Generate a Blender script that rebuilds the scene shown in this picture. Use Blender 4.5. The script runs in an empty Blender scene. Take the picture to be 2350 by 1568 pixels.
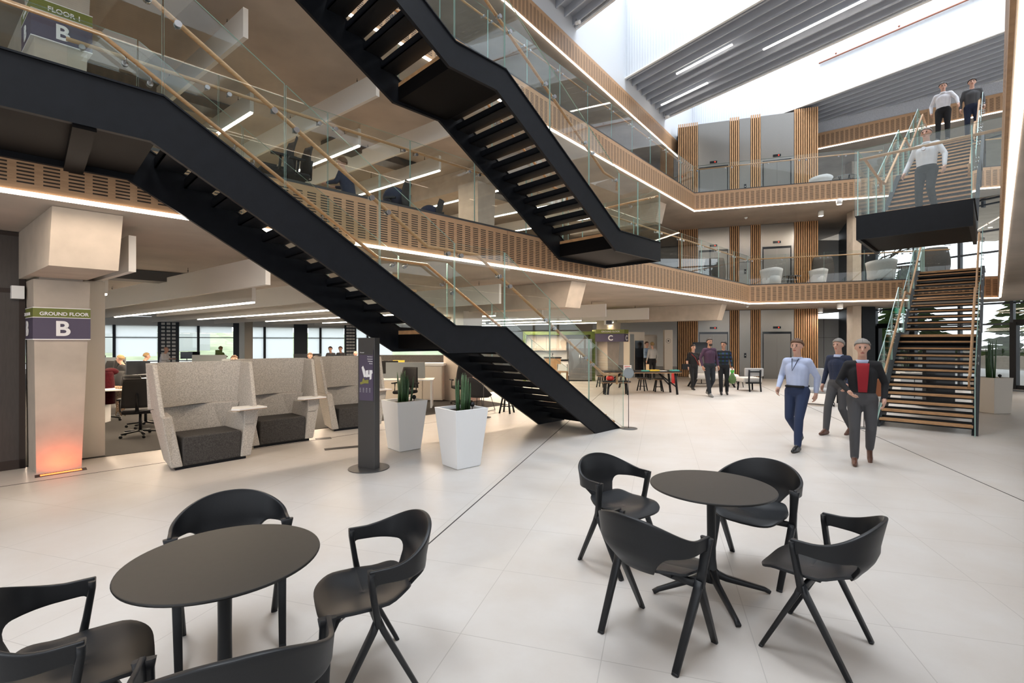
import bpy, bmesh, math, random
from mathutils import Vector, Matrix
random.seed(7)
S = bpy.context.scene
C = S.collection
PI = math.pi
# ------------------------------------------------------------------ camera, world, light, exposure
cam = bpy.data.cameras.new('camera'); camo = bpy.data.objects.new('camera', cam); C.objects.link(camo)
cam.sensor_width = 36; cam.lens = 17.0; cam.clip_start = .05; cam.clip_end = 400
camo.location = (0, 0, 1.71); camo.rotation_euler = (PI/2, 0, 0)
S.camera = camo
S.view_settings.view_transform = 'Standard'; S.view_settings.look = 'None'
S.view_settings.gamma = 1; S.view_settings.exposure = -0.26
try: S.view_settings.use_curve_mapping = False
except Exception: pass
try:
    S.cycles.transparent_max_bounces = 40
    S.cycles.max_bounces = 8
except Exception: pass
w = bpy.data.worlds.new('sky'); S.world = w; w.use_nodes = True
nt = w.node_tree; bg = nt.nodes['Background']
tc = nt.nodes.new('ShaderNodeTexCoord'); nz = nt.nodes.new('ShaderNodeTexNoise'); cr = nt.nodes.new('ShaderNodeValToRGB')
nz.inputs['Scale'].default_value = 2.2; nz.inputs['Detail'].default_value = 4
cr.color_ramp.elements[0].color = (.80, .89, 1, 1); cr.color_ramp.elements[1].color = (1, 1, 1, 1)
nt.links.new(tc.outputs['Generated'], nz.inputs['Vector']); nt.links.new(nz.outputs['Fac'], cr.inputs['Fac'])
nt.links.new(cr.outputs['Color'], bg.inputs['Color'])
bg.inputs['Strength'].default_value = 2.8
r2 = math.sqrt(2)
RD = Vector((.578, -.816)); RN = Vector((.816, .578))      # roof bay direction and its normal

def area(name, loc, sx, sy, rot, power, col=(1, 1, 1)):
    l = bpy.data.lights.new(name, 'AREA'); l.shape = 'RECTANGLE'; l.size = sx; l.size_y = sy
    l.energy = power; l.color = col
    if 'skylight' in name: l.spread = math.radians(112)
    o = bpy.data.objects.new(name, l); C.objects.link(o); o.location = loc; o.rotation_euler = rot
    return o
# daylight falling through the roof wells
rz = math.atan2(RD.y, RD.x)
for n in (-3.4, 4.9, 13.1, 21.2):
    c = RN*n + RD*2
    area('skylight_daylight', (c.x, c.y, 17.8), 36, 3.8, (0, 0, rz), 3100, (.88, .94, 1))

# ------------------------------------------------------------------ helpers
def st(t, d, h=0): return Vector(((t+d)/r2, (t-d)/r2, h))
def px(x, y_): return (x-1175)/1110*y_                      # world x at depth y for an image column
def fl(x, y):
    Z = 1.71*1110/(y-784); return Vector((px(x, Z), Z, 0))

class MB:
    def __init__(s): s.v = []; s.f = []; s.m = []; s.uv = []; s.sm = []
    def face(s, idx, m=0, uv=None, sm=False): s.f.append(idx); s.m.append(m); s.uv.append(uv); s.sm.append(sm)
    def quad(s, a, b, c, d, m=0, uv=None):
        i = len(s.v); s.v += [Vector(a), Vector(b), Vector(c), Vector(d)]; s.face((i, i+1, i+2, i+3), m, uv); return s
    def hexa(s, p, m=0, ms=None):   # 8 points: bottom 4 ccw, top 4 ccw
        i = len(s.v); s.v += [Vector(q) for q in p]
        for k, q in enumerate(((3,2,1,0),(4,5,6,7),(0,1,5,4),(1,2,6,5),(2,3,7,6),(3,0,4,7))):
            s.face(tuple(i+j for j in q), ms[k] if ms else m)
        return s
    def box(s, x0, x1, y0, y1, z0, z1, m=0):
        return s.hexa([(x0,y0,z0),(x1,y0,z0),(x1,y1,z0),(x0,y1,z0),(x0,y0,z1),(x1,y0,z1),(x1,y1,z1),(x0,y1,z1)], m)
    def obox(s, c, ax, ay, hx, hy, z0, z1, m=0):             # oriented box in plan
        c = Vector((c[0], c[1])); ax = Vector(ax[:2]).normalized(); ay = Vector(ay[:2]).normalized()
        q = [c-ax*hx-ay*hy, c+ax*hx-ay*hy, c+ax*hx+ay*hy, c-ax*hx+ay*hy]
        if (q[1]-q[0]).cross(q[2]-q[1]) < 0: q.reverse()
        return s.hexa([(p.x,p.y,z0) for p in q]+[(p.x,p.y,z1) for p in q], m)
    def prism(s, poly, z0, z1, m=0, mt=None, mb=None):
        n = len(poly); ar = sum(poly[k][0]*poly[(k+1)%n][1]-poly[(k+1)%n][0]*poly[k][1] for k in range(n))
        if ar < 0: poly = poly[::-1]
        i = len(s.v); s.v += [Vector((p[0],p[1],z0)) for p in poly]+[Vector((p[0],p[1],z1)) for p in poly]
        s.face(tuple(i+k for k in range(n-1,-1,-1)), m if mb is None else mb); s.face(tuple(i+n+k for k in range(n)), m if mt is None else mt)
        for k in range(n): s.face((i+k, i+(k+1)%n, i+n+(k+1)%n, i+n+k), m)
        return s
    def extr(s, pts, off, m=0):                              # polygon of 3-D points extruded by a vector
        n = len(pts); i = len(s.v); off = Vector(off)
        s.v += [Vector(p) for p in pts]+[Vector(p)+off for p in pts]
        s.face(tuple(i+k for k in range(n-1,-1,-1)), m); s.face(tuple(i+n+k for k in range(n)), m)
        for k in range(n): s.face((i+k, i+(k+1)%n, i+n+(k+1)%n, i+n+k), m)
        return s
    def tube(s, pts, r, n=8, m=0, rect=None, up=(0,0,1), sm=True):
        pts = [Vector(p) for p in pts]; rs = r if isinstance(r, (list, tuple)) else [r]*len(pts)
        base = len(s.v); K = len(pts)
        for k, p in enumerate(pts):
            if k == 0: t = pts[1]-pts[0]
            elif k == K-1: t = pts[-1]-pts[-2]
            else: t = (pts[k+1]-p).normalized()+(p-pts[k-1]).normalized()
            t.normalize(); u = Vector(up)
            if abs(t.dot(u)) > .98: u = Vector((1,0,0)) if abs(t.x) < .9 else Vector((0,1,0))
            a = t.cross(u).normalized(); b = a.cross(t).normalized()
            sc = 1.0
            if 0 < k < K-1:
                cs = max(.5, (pts[k+1]-p).normalized().dot(t)); sc = 1/cs
            if rect:
                hx, hy = rect[k] if isinstance(rect[0], (tuple, list)) else rect
                c = .3
                for (ex, ey) in ((1,-1+c),(1,1-c),(1-c,1),(-1+c,1),(-1,1-c),(-1,-1+c),(-1+c,-1),(1-c,-1)):
                    s.v.append(p+a*hx*ex+b*hy*ey)
            else:
                for j in range(n):
                    q = 2*PI*j/n; s.v.append(p+a*rs[k]*math.cos(q)+b*rs[k]*math.sin(q))
        if rect: n = 8
        for k in range(K-1):
            for j in range(n):
                A = base+k*n+j; B = base+k*n+(j+1)%n
                s.face((A, B, B+n, A+n), m, None, sm)
        s.face(tuple(base+j for j in range(n-1,-1,-1)), m); s.face(tuple(base+(K-1)*n+j for j in range(n)), m)
        return s
    def lathe(s, prof, n=24, c=(0,0,0), m=0, sm=True, sx=1, sy=1):
        base = len(s.v); c = Vector(c)
        for (r, z) in prof:
            for j in range(n):
                q = 2*PI*j/n; s.v.append(c+Vector((r*math.cos(q)*sx, r*math.sin(q)*sy, z)))
        for k in range(len(prof)-1):
            for j in range(n):
                A = base+k*n+j; B = base+k*n+(j+1)%n; s.face((A, B, B+n, A+n), m, None, sm)
        s.face(tuple(base+j for j in range(n-1,-1,-1)), m); s.face(tuple(base+(len(prof)-1)*n+j for j in range(n)), m)
        return s
    def ell(s, c, r, n=12, k=8, m=0):
        c = Vector(c); base = len(s.v)
        for i in range(1, k):
            a = PI*i/k
            for j in range(n):
                q = 2*PI*j/n
                s.v.append(c+Vector((r[0]*math.sin(a)*math.cos(q), r[1]*math.sin(a)*math.sin(q), -r[2]*math.cos(a))))
        b0 = len(s.v); s.v += [c-Vector((0,0,r[2])), c+Vector((0,0,r[2]))]
        for i in range(k-2):
            for j in range(n):
                A = base+i*n+j; B = base+i*n+(j+1)%n; s.face((A, B, B+n, A+n), m, None, True)
        for j in range(n):
            s.face((b0, base+(j+1)%n, base+j), m, None, True)
            s.face((b0+1, base+(k-2)*n+j, base+(k-2)*n+(j+1)%n), m, None, True)
        return s
    def grid(s, P, m=0, sm=True, close=False):               # P[i][j]
        base = len(s.v); nj = len(P[0])
        for r in P: s.v += [Vector(p) for p in r]
        for i in range(len(P)-1):
            for j in range(nj-1): A = base+i*nj+j; s.face((A, A+1, A+nj+1, A+nj), m, None, sm)
        return s
    def xf(s, M): s.v = [M @ v for v in s.v]; return s
    def build(s, name, mats, parent=None, mods=None, loc=None):
        me = bpy.data.meshes.new(name); me.from_pydata([tuple(v) for v in s.v], [], s.f)
        if not isinstance(mats, (list, tuple)): mats = [mats]
        for m in mats: me.materials.append(m)
        me.polygons.foreach_set('material_index', s.m); me.polygons.foreach_set('use_smooth', s.sm)
        if any(u for u in s.uv):
            L = me.uv_layers.new(name='UVMap')
            for p, u in zip(me.polygons, s.uv):
                if u:
                    for li, c in zip(p.loop_indices, u): L.data[li].uv = c
        me.update()
        o = bpy.data.objects.new(name, me); C.objects.link(o)
        if parent is not None: o.parent = parent
        if loc: o.location = loc
        for md in (mods or []):
            x = o.modifiers.new(md[0], md[0])
            for k, v in md[1].items(): setattr(x, k, v)
        return o
def tag(o, label, cat, group=None, kind=None):
    o['label'] = label; o['category'] = cat
    if group: o['group'] = group
    if kind: o['kind'] = kind
    return o
def struct(o): o['kind'] = 'structure'; return o
def thing(name, label, cat, loc=(0,0,0), rz=0, group=None):
    o = bpy.data.objects.new(name, None); C.objects.link(o); o.location = loc; o.rotation_euler = (0,0,rz)
    o.empty_display_size = .1
    return tag(o, label, cat, group)
def copy_tree(o, loc, rz, label, group=None, parent=None):
    c = o.copy(); C.objects.link(c)
    if parent is not None: c.parent = parent
    else:
        c.location = loc; c.rotation_euler = (0,0,rz); c['label'] = label
        if group: c['group'] = group
    for ch in list(o.children): copy_tree(ch, None, 0, None, None, c)
    return c

# ------------------------------------------------------------------ materials
def mat(name, col, rough=.5, metal=0, emis=None, es=0, noise=None, bump=0, spec=None, coat=0):
    m = bpy.data.materials.new(name); m.use_nodes = True; n = m.node_tree; b = n.nodes['Principled BSDF']
    b.inputs['Base Color'].default_value = (*col, 1); b.inputs['Roughness'].default_value = rough; b.inputs['Metallic'].default_value = metal
    if spec is not None: b.inputs['Specular IOR Level'].default_value = spec
    if coat: b.inputs['Coat Weight'].default_value = coat
    if emis: b.inputs['Emission Color'].default_value = (*emis, 1); b.inputs['Emission Strength'].default_value = es
    if noise:                                               # (scale, amount, stretch xyz)
        sc, am = noise[0], noise[1]; stv = noise[2] if len(noise) > 2 else (1,1,1)
        t = n.nodes.new('ShaderNodeTexCoord'); mp = n.nodes.new('ShaderNodeMapping'); mp.inputs['Scale'].default_value = stv
        z = n.nodes.new('ShaderNodeTexNoise'); z.inputs['Scale'].default_value = sc; z.inputs['Detail'].default_value = 5
        r = n.nodes.new('ShaderNodeValToRGB'); r.color_ramp.elements[0].position = .3; r.color_ramp.elements[1].position = .7
        r.color_ramp.elements[0].color = (*[max(0, c*(1-am)) for c in col], 1); r.color_ramp.elements[1].color = (*[min(1, c*(1+am)) for c in col], 1)
        n.links.new(t.outputs['Object'], mp.inputs['Vector']); n.links.new(mp.outputs['Vector'], z.inputs['Vector'])
        n.links.new(z.outputs['Fac'], r.inputs['Fac']); n.links.new(r.outputs['Color'], b.inputs['Base Color'])
        if bump:
            bp = n.nodes.new('ShaderNodeBump'); bp.inputs['Strength'].default_value = bump; bp.inputs['Distance'].default_value = .01
            n.links.new(z.outputs['Fac'], bp.inputs['Height']); n.links.new(bp.outputs['Normal'], b.inputs['Normal'])
    return m
class NT:
    def __init__(s, m): s.n = m.node_tree; s.l = s.n.links
    def math(s, op, a, b=None, c=None):
        x = s.n.nodes.new('ShaderNodeMath'); x.operation = op
        for i, q in enumerate((a, b, c)):
            if q is None: continue
            if isinstance(q, (int, float)): x.inputs[i].default_value = q
            else: s.l.new(q, x.inputs[i])
        return x.outputs[0]
    def mix(s, f, a, b):
        x = s.n.nodes.new('ShaderNodeMix'); x.data_type = 'RGBA'
        s.l.new(f, x.inputs[0])
        for i, q in ((6, a), (7, b)):
            if isinstance(q, tuple): x.inputs[i].default_value = (*q, 1)
            else: s.l.new(q, x.inputs[i])
        return x.outputs[2]
M = {}
M['black_steel'] = mat('black_steel', (.006, .007, .0095), .5, noise=(9, .15), spec=.22)
M['black_steel_dark'] = mat('black_soffit_plate', (.0035, .003, .003), .55, spec=.08)
M['black_plastic'] = mat('black_plastic', (.008, .009, .011), .42, noise=(180, .12), spec=.35)
M['table_top'] = mat('dark_laminate', (.014, .0135, .013), .45, noise=(30, .1), spec=.35)
M['oak'] = mat('oak', (.44, .25, .12), .45, noise=(14, .18, (1, 1, 8)))
M['oak_tread'] = mat('oak_tread', (.46, .26, .12), .5, noise=(10, .15))
M['slat'] = mat('slat_wood', (.47, .26, .12), .55, noise=(8, .2, (6, 6, .6)))
M['slat_back'] = mat('slat_backing', (.03, .02, .016), .8)
M['steel'] = mat('brushed_steel', (.27, .255, .235), .30, 1, noise=(30, .12, (40, 40, .6)))
M['steel_door'] = mat('lift_door_steel', (.22, .21, .195), .34, 1)
M['chrome'] = mat('polished_steel', (.42, .42, .43), .28, 1)
M['white'] = mat('white_paint', (.78, .78, .77), .55)
M['white_wall'] = mat('roof_white_cladding', (.56, .58, .61), .6)
M['white_gloss'] = mat('white_gloss', (.74, .75, .76), .3)
M['cream'] = mat('cream_laminate', (.55, .50, .43), .5)
M['concrete'] = mat('concrete', (.44, .385, .325), .75, noise=(3.5, .09), bump=.03)
M['soffit'] = mat('concrete_soffit', (.40, .35, .30), .8, noise=(1.1, .12), bump=.02)
M['baffle'] = mat('acoustic_baffle', (.68, .665, .635), .8)
M['baffle_edge'] = mat('baffle_edge', (.74, .73, .71), .6)
M['roof_grey'] = mat('roof_acoustic_grey', (.44, .475, .54), .7)
M['roof_perf'] = mat('perforated_grey', (.45, .47, .51), .7, noise=(60, .25))
M['dark_wall'] = mat('dark_brown_panel', (.045, .037, .033), .55, noise=(12, .12, (4, 4, .5)))
M['dark_blue'] = mat('dark_blue_panel', (.02, .03, .045), .5)
M['carpet'] = mat('carpet', (.026, .024, .022), .95, noise=(140, .5), bump=.2)
M['mat_grey'] = mat('entrance_mat', (.10, .11, .12), .95, noise=(90, .2))
M['felt'] = mat('light_felt', (.42, .395, .36), .95, noise=(75, .30), bump=.15)
M['felt_dark'] = mat('dark_felt', (.050, .047, .045), .95, noise=(75, .5), bump=.15)
M['grey_fabric'] = mat('grey_fabric', (.42, .41, .40), .95, noise=(120, .15))
M['pale_fabric'] = mat('pale_fabric', (.55, .53, .50), .95, noise=(120, .1))
M['green_sign'] = mat('green_sign', (.145, .165, .025), .5)
M['purple_sign'] = mat('purple_sign', (.072, .058, .10), .5)
M['grey_sign'] = mat('grey_sign', (.06, .058, .058), .42, .2)
M['sign_white'] = mat('sign_lettering', (.80, .79, .80), .5)
M['olive'] = mat('olive_print', (.25, .24, .05), .5)
M['green_paint'] = mat('green_paint', (.075, .11, .012), .5)
M['plant'] = mat('snake_plant', (.035, .085, .03), .45, noise=(40, .45, (1, 1, 4)))
M['leaf'] = mat('foliage', (.09, .16, .05), .7, noise=(3, .4))
M['bark'] = mat('bark', (.10, .08, .07), .9)
M['grass'] = mat('grass', (.42, .48, .30), .95, noise=(.6, .25))
M['paving'] = mat('outdoor_paving', (.55, .53, .50), .9, noise=(.5, .1))
M['soil'] = mat('soil', (.05, .035, .025), .95)
M['led'] = mat('led_light', (1, 1, 1), .5, emis=(1, .85, .70), es=9)
M['led_white'] = mat('led_light_white', (1, 1, 1), .5, emis=(1, .90, .78), es=16)
M['uplight'] = mat('orange_uplight', (1, .3, .1), .5, emis=(1, .14, .03), es=4)
M['red_led'] = mat('red_display', (1, .05, .02), .5, emis=(1, .03, .01), es=3)
M['copper'] = mat('copper_pipe', (.34, .15, .10), .5, .2)
M['exit_green'] = mat('exit_sign_green', (.0, .25, .12), .5, emis=(.0, .35, .18), es=.8)
M['screen'] = mat('black_screen', (.01, .011, .013), .15)
M['monitor'] = mat('monitor_back', (.22, .24, .25), .5)
M['red'] = mat('red_paint', (.5, .02, .02), .4)
M['maroon'] = mat('maroon_quilting', (.040, .003, .006), .8, noise=(30, .3), spec=.1)
M['scarf'] = mat('patterned_scarf', (.36, .25, .17), .9, noise=(45, .7))
M['paper'] = mat('paper', (.8, .8, .78), .8)
M['blockwood'] = mat('pale_wood', (.62, .42, .24), .6)
M['teal'] = mat('teal_box', (.08, .40, .34), .6)
M['yellow'] = mat('yellow_box', (.7, .48, .05), .6)
M['navy'] = mat('navy_cloth', (.015, .022, .05), .9, noise=(60, .2))
M['black_cloth'] = mat('black_cloth', (.008, .008, .010), .9)
M['mesh_black'] = mat('black_mesh_fabric', (.015, .015, .016), .8)
M['dark_jeans'] = mat('dark_trousers', (.012, .015, .02), .9)
M['grey_cloth'] = mat('charcoal_trousers', (.06, .06, .065), .9)
M['blue_trouser'] = mat('blue_trousers', (.018, .030, .075), .9)
M['white_shirt'] = mat('white_shirt', (.62, .62, .66), .85, noise=(8, .06))
M['blue_shirt'] = mat('pale_blue_shirt', (.42, .48, .66), .85, noise=(8, .06))
M['shirt_blue2'] = mat('sky_blue_shirt', (.25, .36, .52), .85)
M['purple_jumper'] = mat('purple_jumper', (.055, .025, .05), .95)
M['red_jumper'] = mat('red_jumper', (.26, .012, .02), .95)
M['skin'] = mat('skin', (.52, .30, .22), .55)
M['skin_tan'] = mat('skin_tan', (.38, .20, .13), .55)
M['hair_dark'] = mat('dark_hair', (.02, .014, .011), .7)
M['hair_brown'] = mat('brown_hair', (.10, .05, .025), .7)
M['hair_grey'] = mat('grey_hair', (.22, .20, .18), .7)
M['hair_blond'] = mat('blond_hair', (.26, .17, .07), .7)
M['shoe_black'] = mat('black_shoe', (.01, .01, .011), .3)
M['shoe_brown'] = mat('brown_shoe', (.09, .035, .02), .4)
M['shoe_grey'] = mat('grey_shoe', (.18, .18, .18), .6)
M['orange_bag'] = mat('orange_brown_leather', (.32, .10, .03), .6)
M['joint'] = mat('floor_joint', (.03, .026, .024), .8)
M['glass_edge'] = mat('glass_edge', (.30, .47, .43), .15, spec=.8)

def glass_mat(name, tint, refl=1.0):
    m = bpy.data.materials.new(name); m.use_nodes = True; q = NT(m); n = m.node_tree; n.nodes.clear()
    out = n.nodes.new('ShaderNodeOutputMaterial'); tr = n.nodes.new('ShaderNodeBsdfTransparent'); gl = n.nodes.new('ShaderNodeBsdfGlossy')
    tr.inputs['Color'].default_value = (*tint, 1); gl.inputs['Roughness'].default_value = .0; gl.inputs['Color'].default_value = (1, 1, 1, 1)
    fr = n.nodes.new('ShaderNodeFresnel'); fr.inputs['IOR'].default_value = 1.5
    mx = n.nodes.new('ShaderNodeMixShader'); f = q.math('MULTIPLY', fr.outputs[0], refl)
    # backfacing side of the thin pane would total-reflect; use the layer only on front faces
    geo = n.nodes.new('ShaderNodeNewGeometry'); inv = q.math('SUBTRACT', 1.0, geo.outputs['Backfacing']); f2 = q.math('MULTIPLY', f, inv)
    q.l.new(f2, mx.inputs[0]); q.l.new(tr.outputs[0], mx.inputs[1]); q.l.new(gl.outputs[0], mx.inputs[2]); q.l.new(mx.outputs[0], out.inputs[0])
    return m
M['glass'] = glass_mat('balustrade_glass', (.96, .987, .98), 1.15)
M['window_glass'] = glass_mat('window_glass', (.97, .99, .985), 1.0)

def blanket(m, fn): fn(NT(m), m.node_tree.nodes['Principled BSDF']); return m
# stone floor tiles: square grid turned 17 degrees with hairline joints
M['floor'] = mat('stone_tiles', (.55, .51, .47), .36)
def f_floor(q, b):
    n = q.n; t = n.nodes.new('ShaderNodeTexCoord'); mp = n.nodes.new('ShaderNodeMapping'); mp.inputs['Rotation'].default_value = (0, 0, math.radians(16.9))
    q.l.new(t.outputs['Object'], mp.inputs['Vector']); sp = n.nodes.new('ShaderNodeSeparateXYZ'); q.l.new(mp.outputs['Vector'], sp.inputs[0])
    def line(o, off):
        f = q.math('FRACT', q.math('DIVIDE', q.math('ADD', o, off), .815)); g = q.math('ABSOLUTE', q.math('SUBTRACT', f, .5))
        return q.math('GREATER_THAN', g, .4965)
    ln = q.math('MAXIMUM', line(sp.outputs[0], .296+.4075*2+.81500*50), line(sp.outputs[1], -2.62+.815*50))
    z1 = n.nodes.new('ShaderNodeTexNoise'); z1.inputs['Scale'].default_value = 1.3; z1.inputs['Detail'].default_value = 8; z1.inputs['Roughness'].default_value = .6
    q.l.new(mp.outputs['Vector'], z1.inputs['Vector'])
    r = n.nodes.new('ShaderNodeValToRGB'); r.color_ramp.elements[0].position = .3; r.color_ramp.elements[1].position = .72
    r.color_ramp.elements[0].color = (.455, .42, .385, 1); r.color_ramp.elements[1].color = (.535, .515, .495, 1)
    q.l.new(z1.outputs['Fac'], r.inputs['Fac'])
    c = q.mix(ln, r.outputs['Color'], (.38, .355, .33)); q.l.new(c, b.inputs['Base Color'])
    q.l.new(q.math('ADD', q.math('MULTIPLY', z1.outputs['Fac'], .25), .28), b.inputs['Roughness'])
blanket(M['floor'], f_floor)
# slotted oak veneer panels on the slab edges (u,v in metres)
M['fascia'] = mat('slotted_oak_panel', (.4, .24, .13), .5)
def f_fascia(q, b):
    n = q.n; uv = n.nodes.new('ShaderNodeUVMap'); sp = n.nodes.new('ShaderNodeSeparateXYZ'); q.l.new(uv.outputs[0], sp.inputs[0])
    u, v = sp.outputs[0], sp.outputs[1]
    a = q.math('GREATER_THAN', q.math('FRACT', q.math('DIVIDE', u, .187)), .34)
    s2 = q.math('GREATER_THAN', q.math('FRACT', q.math('DIVIDE', v, .036)), .55)
    e = q.math('MULTIPLY', q.math('GREATER_THAN', v, .08), q.math('LESS_THAN', v, .62))
    slot = q.math('MULTIPLY', q.math('MULTIPLY', a, s2), e)
    joint = q.math('LESS_THAN', q.math('FRACT', q.math('DIVIDE', u, 2.431)), .003)
    z = n.nodes.new('ShaderNodeTexNoise'); z.inputs['Scale'].default_value = 5; z.inputs['Detail'].default_value = 6
    mp = n.nodes.new('ShaderNodeMapping'); mp.inputs['Scale'].default_value = (1, 9, 1); q.l.new(uv.outputs[0], mp.inputs['Vector']); q.l.new(mp.outputs['Vector'], z.inputs['Vector'])
    r = n.nodes.new('ShaderNodeValToRGB'); r.color_ramp.elements[0].position = .3; r.color_ramp.elements[1].position = .7
    r.color_ramp.elements[0].color = (.42, .25, .135, 1); r.color_ramp.elements[1].color = (.52, .32, .18, 1); q.l.new(z.outputs['Fac'], r.inputs['Fac'])
    c = q.mix(q.math('MAXIMUM', slot, joint), r.outputs['Color'], (.03, .017, .01)); q.l.new(c, b.inputs['Base Color'])
blanket(M['fascia'], f_fascia)
# corrugated white roof cladding: fine vertical ribs
def f_corr(q, b):
    n = q.n; t = n.nodes.new('ShaderNodeTexCoord'); mp = n.nodes.new('ShaderNodeMapping'); mp.inputs['Rotation'].default_value = (0, 0, math.radians(54.7))
    q.l.new(t.outputs['Object'], mp.inputs['Vector']); wv = n.nodes.new('ShaderNodeTexWave'); wv.inputs['Scale'].default_value = 2.4
    q.l.new(mp.outputs['Vector'], wv.inputs['Vector']); bp = n.nodes.new('ShaderNodeBump'); bp.inputs['Strength'].default_value = .35; bp.inputs['Distance'].default_value = .03
    q.l.new(wv.outputs['Fac'], bp.inputs['Height']); q.l.new(bp.outputs['Normal'], b.inputs['Normal'])
M['corrugated'] = mat('white_corrugated', (.56, .585, .62), .6); blanket(M['corrugated'], f_corr)
# plaid shirt
M['plaid'] = mat('blue_green_plaid', (.01, .02, .05), .9)
def f_plaid(q, b):
    n = q.n; t = n.nodes.new('ShaderNodeTexCoord'); sp = n.nodes.new('ShaderNodeSeparateXYZ'); q.l.new(t.outputs['Object'], sp.inputs[0])
    a = q.math('GREATER_THAN', q.math('FRACT', q.math('DIVIDE', sp.outputs[0], .12)), .5); c = q.math('GREATER_THAN', q.math('FRACT', q.math('DIVIDE', sp.outputs[2], .12)), .5)
    x = q.mix(a, (.012, .03, .10), (.008, .035, .018)); y = q.mix(c, x, (.006, .006, .009)); q.l.new(y, b.inputs['Base Color'])
blanket(M['plaid'], f_plaid)
G = M['glass']; GE = M['glass_edge']

# ------------------------------------------------------------------ setting: floor
F1, F2, F3 = 3.90, 7.86, 11.80
L1, L2, L3 = 3.17, 7.10, 11.03
EDGE_A = 6.76                                                # -d of the long slab edge
K1 = Vector((9.11, 18.6)); K2 = Vector((16.2, 16.1)); K0 = st(-8, -EDGE_A).xy; K3 = st(-8, .06).xy
WIN0 = Vector((-33, 21)); WIN1 = Vector((-4, 39.3))
FA0 = Vector((16.4, 21.8)); FA1 = Vector((18.2, 17.2)); FA2 = Vector((22.5, 6.2))
struct(MB().prism([(-40, -12), (30, -12), (30, 45), (-40, 45)], -.3, 0).build('floor', M['floor']))
cp = [st(-4, -9.33).xy, st(9.2, -9.33).xy, st(9.4, -11.5).xy, st(17, -14).xy, Vector((-4, 38.5)), Vector((-32, 21)), Vector((-22, 2))]
struct(MB().prism(cp, .001, .006).build('floor_carpet', M['carpet']))
m = MB()
def strip(a, b, wd=.011, m=m):
    a = Vector(a).xy; b = Vector(b).xy; d = (b-a).normalized(); nrm = Vector((-d.y, d.x))*wd/2
    m.prism([a-nrm, b-nrm, b+nrm, a+nrm], .0005, .0025)
j = Vector((.2925, .956)); c1 = Vector((.936, 9.44)); strip(c1-j*9.2, c1+j*9)
c2 = Vector((5.73, 6.0)); strip(c2-j*4, c2+j*13)
strip(st(-3, -8.22), st(8.9, -8.45), .010)
struct(m.build('trim_1', M['joint']))
fm = MB()
fm.obox(fl(790, 1028), (1, .5), (-.5, 1), .3, .07, .002, .004)
tag(fm.build('floor_box', M['grey_sign']), 'dark grey floor outlet strip set in the stone between the two planters', 'floor box')
fm = MB(); fm.obox(fl(742, 1007), (1, .5), (-.5, 1), .13, .08, .002, .004)
tag(fm.build('floor_box', M['grey_sign']), 'small square floor outlet beside the third high-backed booth', 'floor box')

# ------------------------------------------------------------------ slabs
LB, LC = Vector((7.52, 19.97)), Vector((17.55, 16.7))
d2 = Vector((.648, .762)); LA = LB-d2*34
M3 = Vector((10.26, 26.85)); d3 = Vector((.61, .792)); MA = M3-d3*40; MC = M3+Vector((4.6, -3.5)).normalized()*22
OUT = [Vector((-40, 0)), Vector((-40, 22)), WIN0, WIN1, Vector((6, 36)), Vector((16.4, 30)), FA0, FA1, FA2]
def slab(name, edge, z0, z1):
    poly = edge+[FA2+Vector((4, -14)), FA2, FA1, FA0, Vector((16.4, 30)), Vector((6, 36)), WIN1, WIN0, Vector((-40, 14)), Vector((-40, -12))]
    return struct(MB().prism([tuple(p) for p in poly], z0, z1).build(name, M['soffit']))
slab('ceiling_ground', [K0, K1, K2, K3], L1+.01, F1)
slab('ceiling_first', [LA, LB, LC, st(-8, .6).xy], L2+.01, F2)
MC2 = MC
struct(MB().prism([tuple(p) for p in (MA, M3, MC, Vector((45, 0)), Vector((45, 45)), Vector((6, 45)), WIN1, WIN0, Vector((-40, 14)), Vector((-40, -12)))], L3+.01, F3).build('ceiling_second', M['soffit']))

def fascia(a, b, z0, z1, name='trim_fascia', off=.02, n=1):
    a = Vector(a); b = Vector(b); L = (b-a).length; d = (b-a)/L; nr = Vector((d.y, -d.x))*off*n
    m = MB(); A, B = a+nr, b+nr; h = z1-z0
    m.quad((A.x,A.y,z0), (B.x,B.y,z0), (B.x,B.y,z1), (A.x,A.y,z1), 0, [(0,0),(L,0),(L,h),(0,h)])
    m.quad((a.x,a.y,z0), (b.x,b.y,z0), (B.x,B.y,z0), (A.x,A.y,z0), 1); m.quad((A.x,A.y,z1), (B.x,B.y,z1), (b.x,b.y,z1), (a.x,a.y,z1), 1)
    m.quad((a.x,a.y,z0), (A.x,A.y,z0), (A.x,A.y,z1), (a.x,a.y,z1), 1); m.quad((B.x,B.y,z0), (b.x,b.y,z0), (b.x,b.y,z1), (B.x,B.y,z1), 1)
    return struct(m.build(name, [M['fascia'], M['oak']]))
def led_line(a, b, z, label, wd=.035, off=.0, pw=0, lo=.3):
    a = Vector(a); b = Vector(b); d = (b-a).normalized(); nr = Vector((d.y, -d.x))
    m = MB(); A, B = a+nr*off, b+nr*off; n2 = nr*wd
    m.prism([A, B, B+n2, A+n2], z-(.028 if wd < .045 else -.004), z+.012)
    o = tag(m.build('led_strip', M['led']), label, 'light')
    if pw:
        a2, b2 = a+d*lo, b-d*.3; c = (a2+b2)/2+nr*(off+wd/2); la = area('strip_lamp', (c.x, c.y, z-.034), (b2-a2).length, .035, (0, 0, math.atan2(d.y, d.x)), pw*(b2-a2).length, (1, .81, .63)); la.parent = o
    return o
fascia(K0, K1, L1, F1-.03, n=1); fascia(K1, K2, L1, F1-.03, n=1); fascia(K2, K3, L1, F1-.03)
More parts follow.
